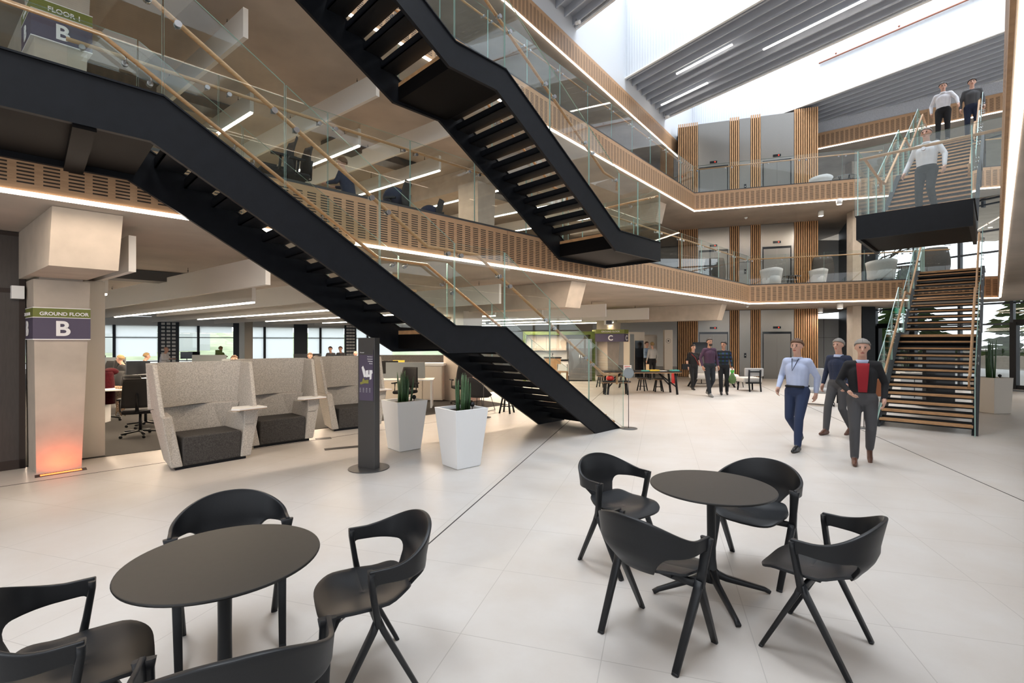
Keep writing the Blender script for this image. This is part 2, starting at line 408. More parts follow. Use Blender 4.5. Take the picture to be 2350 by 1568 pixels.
fascia(LA, LB, L2, F2-.03); fascia(LB, LC, L2, F2-.03); fascia(LC, st(-8, .6).xy, L2, F2-.03)
fascia(MA, M3, L3, F3-.03); fascia(M3, MC2, L3, F3-.03)
led_line(K0, K1, L1, 'long light strip under the first floor slab edge, running left behind the lower stair', pw=18, lo=5)
led_line(K1, K2, L1, 'light strip under the first floor slab edge in front of the ground floor lifts', pw=18)
led_line(K2, K3, L1, 'wide bright light strip at the far right, running overhead towards the viewer', .05, -.06)
led_line(LA, LB, L2, 'light strip under the second floor slab edge, descending from behind the upper stair')
led_line(LB, LC, L2, 'light strip under the second floor slab edge in front of the middle lift doors', pw=18)
led_line(LC, st(-8, .6).xy, L2, 'light strip under the second floor slab edge on the near right side', .05)
led_line(MA, M3, L3, 'topmost light strip on the left, under the highest oak band')
led_line(M3, MC2, L3, 'topmost light strip on the right, under the oak band behind the upper stair flight')

# ------------------------------------------------------------------ roof
RZ0, RZ1 = 12.3, 15.7
def rq(n, s_): v = RN*n+RD*s_; return v
led_roof = []
def strip_roof(n0, n1, nm, fins=9):
    m = MB(); a, b, c, d = rq(n0, -30), rq(n1, -30), rq(n1, 30), rq(n0, 30)
    m.prism([a, b, c, d], RZ0+.28, RZ0+.36)
    for k in range(fins):
        n = n0+.12+(n1-n0-.24)*k/(fins-1)
        m.prism([rq(n-.025, -30), rq(n+.025, -30), rq(n+.025, 30), rq(n-.025, 30)], RZ0, RZ0+.30)
    struct(m.build('ceiling_roof_'+nm, M['roof_grey']))
    m = MB()
    for n, s in ((n0, -1), (n1, 1)):
        m.prism([rq(n, -30), rq(n, 30), rq(n+.05*s, 30), rq(n+.05*s, -30)], RZ0-.02, RZ1)
    struct(m.build('wall_roof_'+nm, M['corrugated']))
    m = MB()
    for n, s in ((n0, -1), (n1, 1)):
        m.prism([rq(n+.05*s, -30), rq(n+.05*s, 30), rq(n+.12*s, 30), rq(n+.12*s, -30)], RZ0-.03, RZ0+.02)
    struct(m.build('trim_roof_'+nm, M['white']))
strip_roof(-1.2, 3.0, 'near'); strip_roof(6.9, 11.15, 'middle'); strip_roof(15.04, 19.15, 'far'); strip_roof(23.3, 27.4, 'rear', 10)
strip_roof(-9.5, -5.3, 'behind', 6)
for (a, b, lab) in (((1553,166),(1680,98),'short light tube on the grey roof bay, upper of the two short ones'), ((1518,238),(1625,187),'lowest short light tube on the grey roof bay, above the lifts'), ((1752,110),(1985,0),'long light tube crossing the grey roof bay at the top')):
    za = (RZ0-1.71)*1110
    A = Vector((px(a[0], za/(784-a[1])), za/(784-a[1]))); B = Vector((px(b[0], za/(784-b[1])), za/(784-b[1])))
    B = A+RD*(B-A).length if 'long' not in lab else A+RD*((B-A).length+2)
    t = thing('roof_light', lab, 'light', (A.x, A.y, RZ0-.06))
    D = Vector((B.x-A.x, B.y-A.y, 0))
    MB().tube([(0,0,0), D], 0, rect=(.035, .022)).build('tube', M['led_white'], t)
    MB().tube([(0,0,.045), D+Vector((0,0,.045))], 0, rect=(.04, .025)).build('housing', M['roof_grey'], t)
for n, lab, s0, s1 in ((15.0-.06, 'copper coloured pipe along the white roof well nearest the viewer', -7.2, 6), (23.24, 'copper coloured pipe along the far white roof well above the lifts', -9.5, 8)):
    a, b = rq(n-.05, s0), rq(n-.05, s1)
    m = MB().tube([(a.x,a.y,13.88), (b.x,b.y,13.88)], .035)
    for k in range(8):
        q = a.lerp(b, (k+.3)/8); m.ell((q.x, q.y, 14.0), (.04,.04,.04), 8, 6)
    tag(m.build('roof_pipe', M['copper']), lab, 'pipe')
# upstand walls over the top slab edge
wn = Vector((d3.y, -d3.x))
m = MB(); a, b = MA, M3; m.prism([a-wn*.02, b-wn*.02, b-wn*.3, a-wn*.3], F3-.05, RZ1); struct(m.build('wall_roof_left', M['white_wall']))
dr = Vector((4.6, -3.5)).normalized(); wr = Vector((dr.y, -dr.x))
m = MB(); m.prism([M3-wr*.02, MC-wr*.02, MC-wr*.3, M3-wr*.3], F3-.05, RZ0+.9); struct(m.build('wall_roof_right', M['roof_perf']))
# steel tie in the first roof well
tag(MB().tube([(3.0, 17.2, 15.3), (5.2, 14.1, 15.3)], 0, rect=(.06,.14)).build('roof_beam', M['dark_blue']), 'dark blue steel beam crossing the top of the nearest skylight', 'beam')
for k, (xx, yy) in enumerate(((1322, 52), (1528, 268))):
    Z = (RZ0-.1-1.71)*1110/(784-yy)
    t = thing('roof_camera', ('small white security camera under the near roof bay, upper left of the skylight', 'small white security camera under the far roof bay, left of the lift tower')[k], 'camera', (px(xx, Z), Z, RZ0-.1))
    MB().tube([(0,0,.12), (0,0,0)], .02).build('bracket', M['chrome'], t); MB().tube([(0,.02,0), (.1,-.12,-.05)], .06, 12).build('housing', M['white'], t)

# ------------------------------------------------------------------ outer walls and windows
wd_ = (WIN1-WIN0); WL = wd_.length; wd_ = wd_/WL; wnm = Vector((wd_.y, -wd_.x))
for z0, z1, nm in ((L1-.55, L1, 'head'), (L2-.5, L2, 'upper'), (-.05, .25, 'sill'), (F1, F1+.3, 'sill_upper')):
    m = MB(); m.prism([WIN0, WIN1, WIN1-wnm*.3, WIN0-wnm*.3], z0, z1); struct(m.build('wall_left_'+nm, M['white']))
struct(MB().prism([WIN0, WIN1, WIN1-wnm*.3, WIN0-wnm*.3], F2, RZ1).build('wall_left_top', M['cream']))
struct(MB().prism([WIN0, WIN1, WIN1-wnm*.3, WIN0-wnm*.3], F1+.3, L2-.5).build('wall_left_first', M['cream']))
def win_at(x): # distance along the window wall for an image column
    r = (x-1175)/1110; return (r*WIN0.y-WIN0.x)/(wd_.x-r*wd_.y)
wi = 1
cols = [(362, 411, 'perf'), (535, 551, 'dark'), (674, 705, 'dark'), (790, 817, 'perf')]
mull = [262, 455, 607, 735, 843]
m = MB()
for x in mull:
    s = win_at(x); p = WIN0+wd_*s; m.obox(p, wd_, wnm, .07, .06, .2, L1-.5)
for (z) in (1.95, .55): m.prism([WIN0+wnm*.02, WIN1+wnm*.02, WIN1-wnm*.04, WIN0-wnm*.04], z-.025, z+.025)
struct(m.build('window_1', M['dark_blue']))
struct(MB().prism([WIN0-wnm*.1, WIN1-wnm*.1, WIN1-wnm*.12, WIN0-wnm*.12], .25, L1-.55).build('window_2', [M['window_glass']]))
for x0, x1, kind in cols:
    s0, s1 = win_at(x0), win_at(x1); a, b = WIN0+wd_*s0, WIN0+wd_*s1
    m = MB(); m.prism([a+wnm*.12, b+wnm*.12, b, a], 0, L1-.3)
    o = m.build('window_panel', M['dark_blue'])
    lab = {362:'black window pier with a grid of square holes, left behind the first booth', 790:'black window pier with square holes, just left of the dark totem', 535:'narrow plain dark window pier left of the cream column', 674:'plain dark window pier above the second booth'}[x0]
    tag(o, lab, 'wall panel')
    if kind == 'perf':
        h = MB(); n = 3
        for i in range(n):
            for r in range(12):
                q = a.lerp(b, (i+1)/(n+1))+wnm*.125; zz = .5+r*.22
                h.obox(q, wd_, wnm, .09, .004, zz, zz+.13)
        h.build('square_hole', M['paper'], o)
# roller blinds (pale, lit from behind)
bl = mat('blind_fabric', (.85, .87, .88), .9); M['blind'] = bl
bb = bl.node_tree; tn = bb.nodes.new('ShaderNodeBsdfTranslucent'); tn.inputs[0].default_value = (.95, .97, .98, 1); mxx = bb.nodes.new('ShaderNodeMixShader'); mxx.inputs[0].default_value = .9
bb.links.new(bb.nodes['Principled BSDF'].outputs[0], mxx.inputs[1]); bb.links.new(tn.outputs[0], mxx.inputs[2]); bb.links.new(mxx.outputs[0], bb.nodes['Material Output'].inputs[0])
for x0, x1, zb, lab in ((264, 360, .85, 'white roller blind pulled low in the window left of the perforated pier'), (209, 260, 2.15, 'white roller blind, half raised, in the window beside column B'), (412, 532, 2.25, 'white roller blind, mostly raised, in the windows with the grass view'), (552, 672, .5, 'white roller blind fully lowered left of the dark pier'), (707, 789, .5, 'white roller blind fully lowered right of the dark pier'), (818, 900, .5, 'white roller blind in the window behind the dark totem')):
    a, b = WIN0+wd_*win_at(x0), WIN0+wd_*win_at(x1)
    t = tag(MB().prism([a+wnm*.03, b+wnm*.03, b+wnm*.022, a+wnm*.022], zb, L1-.5).build('roller_blind', bl), lab, 'blind')
# far rear walls
struct(MB().prism([WIN1, (6, 36), (5.8, 36.3), WIN1+Vector((0, .4))], 0, RZ1).build('wall_back', M['cream']))
struct(MB().prism([(6, 36), (16.4, 30), (16.6, 30.3), (6, 36.4)], 0, RZ1).build('wall_rear', M['white']))

# ------------------------------------------------------------------ glazed entrance facade (right)
fd = (FA1-FA0).normalized(); fn_ = Vector((fd.y, -fd.x))
FEND = FA0+fd*15
m = MB()
for s in [0, 1.55, 3.1, 4.65, 6.2, 7.75, 9.3, 10.9, 12.5, 14]:
    p = FA0+fd*s; m.obox(p, fd, fn_, .045, .09, 0, L2); p2 = p-fn_*5; m.obox(p2, fd, fn_, .045, .09, F2, L3)
for z in (2.35, L1-.05, F1+.1, 5.05, 5.85, L2-.05, F2+.1, 9.3, L3-.1):
    a, b = FA0, FEND
    if z > F2: a, b = a-fn_*5, b-fn_*5
    m.prism([a+fn_*.06, b+fn_*.06, b-fn_*.06, a-fn_*.06], z-.03, z+.03)
struct(m.build('window_3', M['dark_blue']))
struct(MB().prism([FA0+fn_*.01, FEND+fn_*.01, FEND-fn_*.01, FA0-fn_*.01], .03, L2).build('window_4', M['window_glass']))
def door(s0, s1, nm):
    m = MB(); a, b = FA0+fd*s0, FA0+fd*s1
    for p in (a, b): m.obox(p, fd, fn_, .09, .13, 0, 2.4)
    m.prism([a+fn_*.1, b+fn_*.1, b-fn_*.1, a-fn_*.1], 2.3, 2.5); m.prism([a+fn_*.1, b+fn_*.1, b-fn_*.1, a-fn_*.1], .0, .14)
    o = struct(m.build(nm, M['black_steel'])); q = a.lerp(b, .15)-fn_*.16
    MB().tube([(q.x, q.y, .9), (q.x, q.y, 1.3)], .015).build('door_handle', M['chrome'], o)
door(.1, 1.5, 'door_1'); door(4.7, 6.3, 'door_2')
tag(MB().prism([fl(2255, 895).xy, (18.6, 15.0), (17.4, 17.6), (15.4, 18.3)], .001, .012).build('entrance_mat', M['mat_grey']), 'dark grey entrance mat inside the glass doors at the right', 'mat')
# exit sign
p = Vector((px(2066, 15.6), 15.6)); t = thing('exit_sign', 'green running man exit sign hanging left of the far stair', 'sign', (p.x, p.y, 2.62))
MB().box(-.15, .15, -.01, .01, 0, .2).build('panel', M['exit_green'], t)
a = MB(); a.extr([(-.02,-.012,.03),(.02,-.012,.03),(.02,-.012,.1),(.06,-.012,.1),(0,-.012,.17),(-.06,-.012,.1),(-.02,-.012,.1)], (0,-.003,0)); a.build('arrow', M['sign_white'], t)
MB().tube([(0,0,.2), (0,0,.55)], .006).build('rod', M['chrome'], t)

# ------------------------------------------------------------------ outside
gm = MB(); gm.prism([(-120, 22), (-60, -40), (120, -60), (160, 160), (-120, 160)], -.5, -.32); struct(gm.build('floor_outside', M['paving']))
m = MB()   # grass bank beyond the office windows
P = []
for i in range(9):
    row = []
    for k in range(15):
        s = -40+k*9; o = 9+i*7; q = WIN0+wd_*(s+20)-wnm*o
        z = -.3+max(0, i-1)*.52+.25*math.sin(k*1.3+i); row.append((q.x, q.y, z))
    P.append(row)
m.grid(P); tag(m.build('grass_bank', M['grass']), 'green grass bank outside the office windows', 'grass', kind='stuff')
bk = MB(); q = WIN0+wd_*8-wnm*30; bk.obox(q, wd_, wnm, 9, 3, 0, 3.4); tag(bk.build('outbuilding', M['white_wall']), 'pale building beyond the grass, seen left beside column B', 'building')
def conifer(x, y, h, r, lab):
    t = thing('conifer_tree', lab, 'tree', (x, y, -.32), 0, 'trees outside the entrance')
    MB().tube([(0,0,0), (0,0,h*.5)], [.22,.1]).build('trunk', M['bark'], t)
    rnd = random.Random(int(x*10)); m = MB()
    for k in range(1100):
        z = h*(.14+.86*rnd.random()**1.2); rr = r*(1-(z/h)*.9)*(.55+.5*rnd.random()); a = rnd.random()*6.28
        c = Vector((rr*math.cos(a), rr*math.sin(a), z)); L = .2+.3*rnd.random(); d = Vector((math.cos(a), math.sin(a), -.15)); s = Vector((-math.sin(a), math.cos(a), 0))*.16
        m.face((len(m.v), len(m.v)+1, len(m.v)+2, len(m.v)+3)); m.v += [c-d*L, c-s+Vector((0,0,.12)), c+d*L, c+s-Vector((0,0,.1))]
    m.build('foliage', M['leaf'], t)
for i, (x, y, h, r) in enumerate(((30, 27, 9, 3.2), (36, 22, 8, 3.2), (27, 33, 7, 2.8), (41, 31, 10, 3.6))):
    conifer(x, y, h, r, 'green conifer outside the entrance, '+('left and near', 'rightmost and near', 'farther left', 'tallest, farthest right')[i])
def bare_tree(x, y, h, lab):
    t = thing('bare_tree', lab, 'tree', (x, y, -.32)); rnd = random.Random(5); m = MB()
    m.tube([(0,0,0), (.1,0,h*.35), (0,.1,h*.7)], [.25,.18,.1]).build('trunk', M['bark'], t)
    m = MB()
    def br(p, d, L, r, k):
        e = p+d*L; mid = p.lerp(e, .5)+Vector((rnd.uniform(-.1,.1), rnd.uniform(-.1,.1), rnd.uniform(0,.15)))*L*.5
        m.tube([p, mid, e], [r, r*.8, r*.55], 5)
        if k:
            for _ in range(3): br(p.lerp(e, rnd.uniform(.45, 1)), (d+Vector((rnd.uniform(-.8,.8), rnd.uniform(-.8,.8), rnd.uniform(-.4,.5)))).normalized(), L*.62, r*.55, k-1)
    for k in range(9):
        a = k*.7; br(Vector((0,0,h*(.3+.4*k/9))), Vector((math.cos(a), math.sin(a), .5)).normalized(), h*.28, .07, 3)
    m.build('branches', M['bark'], t)
bare_tree(29, 40, 12, 'leafless tree with thin branches outside the first floor glazing')
tag(MB().box(22, 60, 36, 36.5, -.32, 1.1).build('low_wall', M['concrete']), 'long low grey wall outside beyond the entrance', 'wall')

# ------------------------------------------------------------------ lift tower
LFB = Vector((13.68, 21.6)); LFA = Vector((8.04, 23.43)); ld = (LFB-LFA).normalized(); ln_ = Vector((ld.y, -ld.x)); LLEN = (LFB-LFA).length
def lpos(x):
    r = (x-1175)/1110; return (r*LFA.y-LFA.x)/(ld.x-r*ld.y)
lt = thing('lift_tower', 'tall lift tower clad in oak slats and brushed steel, rising through three floors', 'lift tower')
TOPZ = lambda s: 12.15
core = MB().prism([LFA-ln_*.08, LFB-ln_*.08, LFB-ln_*2.6, LFA-ln_*2.6], 0, 12.1); core.build('core', M['slat_back'], lt)
bays = [(1553,1602,'w'),(1602,1674,'s'),(1674,1697,'w'),(1697,1722,'s'),(1722,1746,'w'),(1746,1822,'s'),(1822,1878,'w')]
for x0, x1, k in bays:
    s0, s1 = max(0, lpos(x0)), min(LLEN, lpos(x1)); m = MB()
    if k == 'w':
        n = max(3, int(round((s1-s0)/.085))); wv = (s1-s0)/n
        for i in range(n):
            c = LFA+ld*(s0+wv*(i+.5)); m.obox(c+ln_*.0, ld, ln_, wv*.27, .05, .02, 12.2)
        m.build('slat_panel', M['slat'], lt)
    else:
        for (z0, z1) in ((.0, 3.16), (F1, 5.4), (5.42, 7.09), (F2, 10.1), (10.12, 12.1)):
            a, b = LFA+ld*s0, LFA+ld*s1; m.prism([a+ln_*.02, b+ln_*.02, b-ln_*.07, a-ln_*.07], z0, z1)
        m.build('steel_panel', M['steel'], lt)
for x0, x1 in ((1604,1671),(1750,1816)):
    for zf in (0, F1, F2):
        s0, s1 = lpos(x0), lpos(x1); fr = MB()
        a, b = LFA+ld*s0+ln_*.03, LFA+ld*s1+ln_*.03
        for q_ in (s0+.02, s1-.02): fr.obox(LFA+ld*q_+ln_*.028, ld, ln_, .02, .012, zf, zf+2.1)
        fr.prism([a, b, b-ln_*.03, a-ln_*.03], zf+2.06, zf+2.16); f = fr.build('door_head', M['screen'], lt)
        sm = (s0+s1)/2
        for q0, q1 in ((s0+.05, sm-.006), (sm+.006, s1-.05)):
            dk = LFA+ld*q0+ln_*.03
            a, b = LFA+ld*q0+ln_*.034, LFA+ld*q1+ln_*.034
            MB().prism([a, b, b-ln_*.02, a-ln_*.02], zf+.01, zf+2.05).build('lift_door', M['steel_door'], lt)
        c = LFA+ld*sm+ln_*.035
        MB().obox(c, ld, ln_, .16, .015, zf+2.30, zf+2.40).build('floor_display', M['screen'], lt)
        MB().obox(c+ld*.07+ln_*.016, ld, ln_, .02, .003, zf+2.33, zf+2.37).build('display_digit', M['red_led'], lt)
for zf in (0, F1, F2):
    c = LFA+ld*lpos(1710)+ln_*.03; MB().obox(c, ld, ln_, .045, .01, zf+.95, zf+1.17).build('call_plate', M['screen'], lt)
    MB().obox(c+ln_*.012, ld, ln_, .012, .003, zf+1.05, zf+1.08).build('call_button', M['sign_white'], lt)
# walls right of the lift
struct(MB().prism([(13.85, 24.2), (16.4, 24.2), (16.4, 24.4), (13.85, 24.4)], 0, 2.85).build('wall_white', M['white_gloss']))
struct(MB().prism([(13.85, 24.3), (16.6, 24.3), (16.6, 24.5), (13.85, 24.5)], F1, F1+2.9).build('wall_white_first', M['white_gloss']))
m = MB()
for x in (14.75, 15.6): m.box(x-.006, x+.006, 24.19, 24.2, 0, 2.85)
m.box(13.9, 16.4, 24.19, 24.2, 1.9, 1.912)
struct(m.build('trim_2', M['dark_blue']))
for zf, zt in ((0, L1), (F1, L2)):
    struct(MB().prism([(px(1925, 24), 24), (px(1955, 20.6), 20.6), (px(1955, 20.6)+.2, 20.8), (px(1925, 24)+.2, 24.3)], zf, zt).build('wall_dark', M['dark_blue']))
    struct(MB().prism([(px(1957, 19.9), 19.9), (px(1977, 19.6), 19.6), (px(1977, 19.6)+.2, 20.3), (px(1957, 19.9)+.1, 20.4)], zf, zt).build('wall_column', M['concrete']))
    struct(MB().prism([(px(1979, 20.3), 20.3), (px(2009, 20.4), 20.4), (px(2009, 20.4)+.3, 21.6), (px(1979, 20.3)+.4, 21.6)], zf, zt).build('wall_black', M['black_steel']))
struct(MB().prism([(px(1955, 25), 25), (px(1976, 25), 25), (px(1976, 25), 25.5), (px(1955, 25), 25.5)], F2, L3).build('wall_column', M['concrete']))
for (x, Z, zc, lab) in ((1928, 18.5, L1, 'round white downlight on the ground floor ceiling, right of the lifts'), (1883, 21, L1, 'round white downlight on the ground floor ceiling, nearest the slatted wall'), (1926, 18.3, L2, 'round white downlight under the second floor, further right of the pair'), (1884, 20, L2, 'round white downlight under the second floor, next to the slatted wall')):
    t = thing('downlight', lab, 'light', (px(x, Z), Z, zc)); MB().lathe([(.1,-.2), (.1,.005)], 20).build('housing', M['white'], t); MB().lathe([(.08,-.203), (.08,-.2)], 20).build('lens', M['led_white'], t); la = area('downlight_lamp', (0, 0, -.215), .14, .14, (0, 0, 0), 28, (1, .93, .84)); la.parent = t
for (x, Z, zc, lab) in ((1712, 21, L2, 'white smoke detector under the second floor slab above the lifts'), (1715, 19.8, L1, 'white smoke detector on the ground floor ceiling before the lifts')):
    t = tag(MB().lathe([(.03,-.07), (.06,-.03), (.07,.005)], 16).build('smoke_detector', M['white'], None, None, (px(x, Z), Z, zc)), lab, 'detector')

# ------------------------------------------------------------------ columns, beams
bv = Vector((-.793, .609)); tv = Vector((.707, .707))        # beam direction (away-left), slab-edge direction
def beam(end, zc, label, L=12, dz=.62, hw=.3, grp=None):
    # end: centre of the face nearest the atrium
    e = Vector(end); m = MB(); a, b = e-tv*hw, e+tv*hw; f = e+bv*.0
    z0 = zc-dz; c, d = a+bv*L, b+bv*L; o = bv*.18
    m.hexa([(a.x+o.x,a.y+o.y,z0),(b.x+o.x,b.y+o.y,z0),(d.x,d.y,z0),(c.x,c.y,z0),(a.x,a.y,zc+.005),(b.x,b.y,zc+.005),(d.x,d.y,zc+.005),(c.x,c.y,zc+.005)])
    return tag(m.build('concrete_beam', M['concrete']), label, 'beam', grp)
beam((-4.75, 5.43), L1, 'big concrete beam end above the ground floor sign B column', 9)
beam((1.65, 11.9), L1, 'concrete beam end under the first floor slab, behind the lower stair rail', 11)
beam((8.3, 18.9), L1, 'concrete beam end nearest the lifts under the first floor slab', 5, .62, .25)
beam((-4.9, 5.9), L2, 'concrete beam under the second floor slab above the floor one sign', 9)
beam((1.0, 13.6), L2, 'concrete beam under the second floor slab behind the upper stair', 11)
beam((px(1522, 18.8), 18.8), L2, 'short concrete beam end left of the middle lift doors, under the second floor slab', 4, .75, .25)
def column(p0, hw, hd, z0, z1, label, taper=.09, m_=None):
    # p0: front corner on atrium side (low t); widens upward along t
    m = MB(); p = Vector(p0); a, b = p, p+tv*hw*2; c, d = b+bv*hd, a+bv*hd
    o = tv*taper
    m.hexa([(q.x,q.y,z0) for q in (a, b, c, d)]+[(q.x,q.y,z1) for q in (a-o*.3, b+o, c+o, d-o*.3)])
    return tag(m.build('concrete_column', m_ or M['concrete']), label, 'column')
CB = Vector((-6.16, 6.26))
column(CB, .22, .62, 0, 2.52, 'concrete column with the ground floor sign B and an orange glow at its foot')
m = MB(); m.prism([CB+tv*.03+bv*.03, CB+tv*.46+bv*.03, CB+tv*.46+bv*.55, CB+tv*.03+bv*.55], 2.5, 2.56)
struct(m.build('trim_3', M['soffit']))
column(CB, .22, .62, F1, L2-.6, 'concrete column on the first floor carrying the floor one sign')
column((-1.35, 13.6), .3, .8, 0, L1-.6, 'concrete column glowing orange behind the lower stair')
column((-1.0, 14.4), .3, .8, F1, L2-.6, 'concrete column on the first floor seen through the balustrade')
column((4.15, 20.9), .37, .5, 0, L1-.5, 'wide tapering concrete column with sign C by the kitchen', .28)
column((px(573, 28)-.3, 28), .22, .7, 0, L1, 'cream column standing against the office windows', 0, M['cream'])
# grey partition left
p = fl(0, 1082); q = fl(58, 1074)
dd = (q-p).xy.normalized(); a, b = p.xy-dd*3, q.xy; nn = Vector((-dd.y, dd.x))
struct(MB().prism([a, b, b+nn*.2, a+nn*.2], 0, L1).build('wall_left', M['dark_wall']))
m = MB()
m.prism([a-nn*.01, b-nn*.01, b, a], 2.36, 2.42); m.prism([a-nn*.012, b-nn*.012, b, a], 0, .12); m.prism([b-dd*.06-nn*.012, b-nn*.012, b, b-dd*.06], 0, L1); m.prism([a-nn*.01, b-nn*.01, b, a], L1-.05, L1)
struct(m.build('trim_4', M['slat_back']))
q = Vector((-6.32, 7.0)); struct(MB().prism([q, q+tv*.33, q+tv*.33+bv*1.2, q+bv*1.2], .0, 2.6).build('wall_partition', M['cream']))

# text
def text(body, size, loc, rot, m, parent, name='lettering', ext=.003, align='CENTER', sx=1, bold=0):
    c = bpy.data.curves.new('lettering', 'FONT'); c.body = body; c.size = size; c.extrude = ext; c.align_x = align; c.offset = bold
    o = bpy.data.objects.new(name, c); me = bpy.data.meshes.new_from_object(o); bpy.data.objects.remove(o)
    me.materials.clear(); me.materials.append(m)
    ob = bpy.data.objects.new(name, me); C.objects.link(ob); ob.parent = parent; ob.location = loc; ob.rotation_euler = rot; ob.scale = (sx, 1, 1)
    return ob
def band_sign(p0, hw, hd, z0, top, letter, label, ht_g=.125, ht_p=.275, taper=.05, size_t=.09, size_l=.27):
    # wraps a column; p0 is the column front corner; local frame: x along tv, y along bv
    ang = math.atan2(tv.y, tv.x)
    t = thing('column_sign', label, 'sign', (p0.x, p0.y, z0), 0)
    e = .035; m = MB(); g = MB(); ru = MB()
    def ring(mb, za, zb, e):
        a = -tv*e-bv*e; b = tv*(hw*2+taper+e)-bv*e; c = tv*(hw*2+taper+e)+bv*(hd+e); d = -tv*e+bv*(hd+e)
        mb.prism([a, b, c, d], za, zb)
    ring(m, 0, ht_p, e); ring(g, ht_p+.008, ht_p+ht_g, e); ring(ru, -.012, 0, e+.002); ring(ru, ht_p, ht_p+.008, e+.002); ring(ru, ht_p+ht_g, ht_p+ht_g+.01, e+.002)
    m.build('letter_band', M['purple_sign'], t); g.build('floor_band', M['green_sign'], t); ru.build('rim', M['sign_white'], t)
    nrm = Vector((tv.y, -tv.x)); c = tv*(hw+taper/2)-bv*(e+.0)
    # face on the atrium side is spanned by tv; its outward normal is nearly -bv
    off = -bv*(e+.0)+nrm*.004
    # exact face direction
    fd_ = tv.to_3d(); rotm = Matrix((Vector((tv.x, tv.y, 0)), Vector((0,0,1)), Vector((tv.y, -tv.x, 0)))).transposed().to_euler()
    cc = tv*(hw+taper/2)-bv*e; cc = cc+nrm*.006
    text(top, size_t, (cc.x+tv.x*.02, cc.y+tv.y*.02, ht_p+.033), rotm, M['sign_white'], t, sx=.98, bold=.0015)
    text(letter, size_l, (cc.x, cc.y, .045), rotm, M['sign_white'], t, bold=.007)
    ln = Vector((bv.x, bv.y)); sd = -ln
    on = Vector((sd.y, -sd.x)); rot2 = Matrix((Vector((sd.x, sd.y, 0)), Vector((0,0,1)), Vector((on.x, on.y, 0)))).transposed().to_euler()
    c2 = bv*(hd/2)-tv*e*1.0+on*.008
    text(top, size_t*.9, (c2.x, c2.y, ht_p+.033), rot2, M['sign_white'], t, sx=.9, bold=.0015); text(letter, size_l, (c2.x, c2.y, .045), rot2, M['sign_white'], t, bold=.007)
    return t
band_sign(CB, .22, .62, 1.745, 'GROUND FLOOR', 'B', 'green and purple GROUND FLOOR B sign wrapped around the nearest column', size_t=.062)
band_sign(CB+tv*-.02, .24, .62, F1+1.76, 'FLOOR 1', 'B', 'green and purple FLOOR 1 B sign on the column at the top left', size_t=.085, ht_g=.15, ht_p=.34)
# sign C: faces the viewer
p = Vector((px(1368, 20.6), 20.6)); t = thing('column_sign', 'green and purple sign C wrapped around the wide column by the kitchen', 'sign', (p.x, p.y, 1.70))
w_ = px(1446, 20.6)-p.x
MB().prism([(0,0),(w_*.82,-.02),(w_,.3),(w_*.9,1.1),(0,1)], 0, .34).build('letter_band', M['purple_sign'], t)
MB().prism([(-.01,-.01),(w_*.82+.01,-.03),(w_+.01,.3),(w_*.9,1.1),(0,1)], .35, .52).build('floor_band', M['green_sign'], t)
text('GROUND FLOOR', .1, (w_*.42, -.03, .40), (PI/2,0,0), M['sign_white'], t); text('C', .30, (w_*.42, -.03, .06), (PI/2,0,0), M['sign_white'], t, bold=.008)
rr = math.atan2(.32, w_*.18); text('C', .30, (w_*.92, .13, .06), (PI/2,0,rr), M['sign_white'], t, bold=.008)
t = thing('wall_light_box', 'white emergency light box high on the wide column by the kitchen', 'light', (px(1397, 20.6), 20.62, 2.42))
MB().box(-.16,.16,-.06,.2,0,.24).build('housing', M['white'], t); MB().box(-.12,.12,-.065,-.055,.03,.21).build('diffuser', M['grey_sign'], t)
struct(MB().prism([(-15, 6), (-13, -9), (-13.2, -9), (-15.2, 6)], 0, L1).build('wall_left_rear', M['cream']))  # out-of-view wall added to block neutral sky fill from behind left
# alarm box at left column
q = CB+bv*.55; t = thing('wall_box', 'white alarm box fixed high on the left side of column B', 'alarm', (q.x-.06, q.y-.1, 2.28))
MB().obox((0,0), tv, bv, .06, .13, 0, .17).build('body', M['white'], t)
# orange uplight
q = CB-bv*.0; u0, u1 = fl(92, 1094), fl(188, 1079)
t = thing('floor_uplight', 'orange glowing light strip let into the floor at the foot of column B', 'light', (0,0,0))
m = MB(); m.prism([u0.xy, u1.xy, u1.xy+Vector((-.06,.06)), u0.xy+Vector((-.06,.06))], .001, .004); m.build('lens', M['uplight'], t)
m = MB(); e1 = (u1-u0).xy.normalized()*.05; e2 = Vector((.03,-.03)); m.prism([u0.xy-e1+e2, u1.xy+e1+e2, u1.xy+e1+Vector((-.09,.09)), u0.xy-e1+Vector((-.09,.09))], .0005, .0025); m.build('frame', M['joint'], t)
c = (u0+u1)/2; la = area('uplight_lamp', (c.x-.0, c.y, .03), .32, .05, (PI, 0, PI/4), 4, (1, .15, .04)); la.parent = t
la.rotation_euler = (PI-.35, 0, PI/4-.0)
q = fl(1120, 928); t2 = thing('floor_uplight', 'orange floor uplight glowing behind the lower stair', 'light', (0,0,0))
m = MB(); m.obox((q.x+.15, q.y-.1), tv, bv, .22, .04, .001, .005); m.build('lens', M['uplight'], t2)
la = area('uplight_lamp', (q.x+.1, q.y-.1, .04), .4, .06, (PI-.3, 0, PI/4), 7, (1, .15, .04)); la.parent = t2

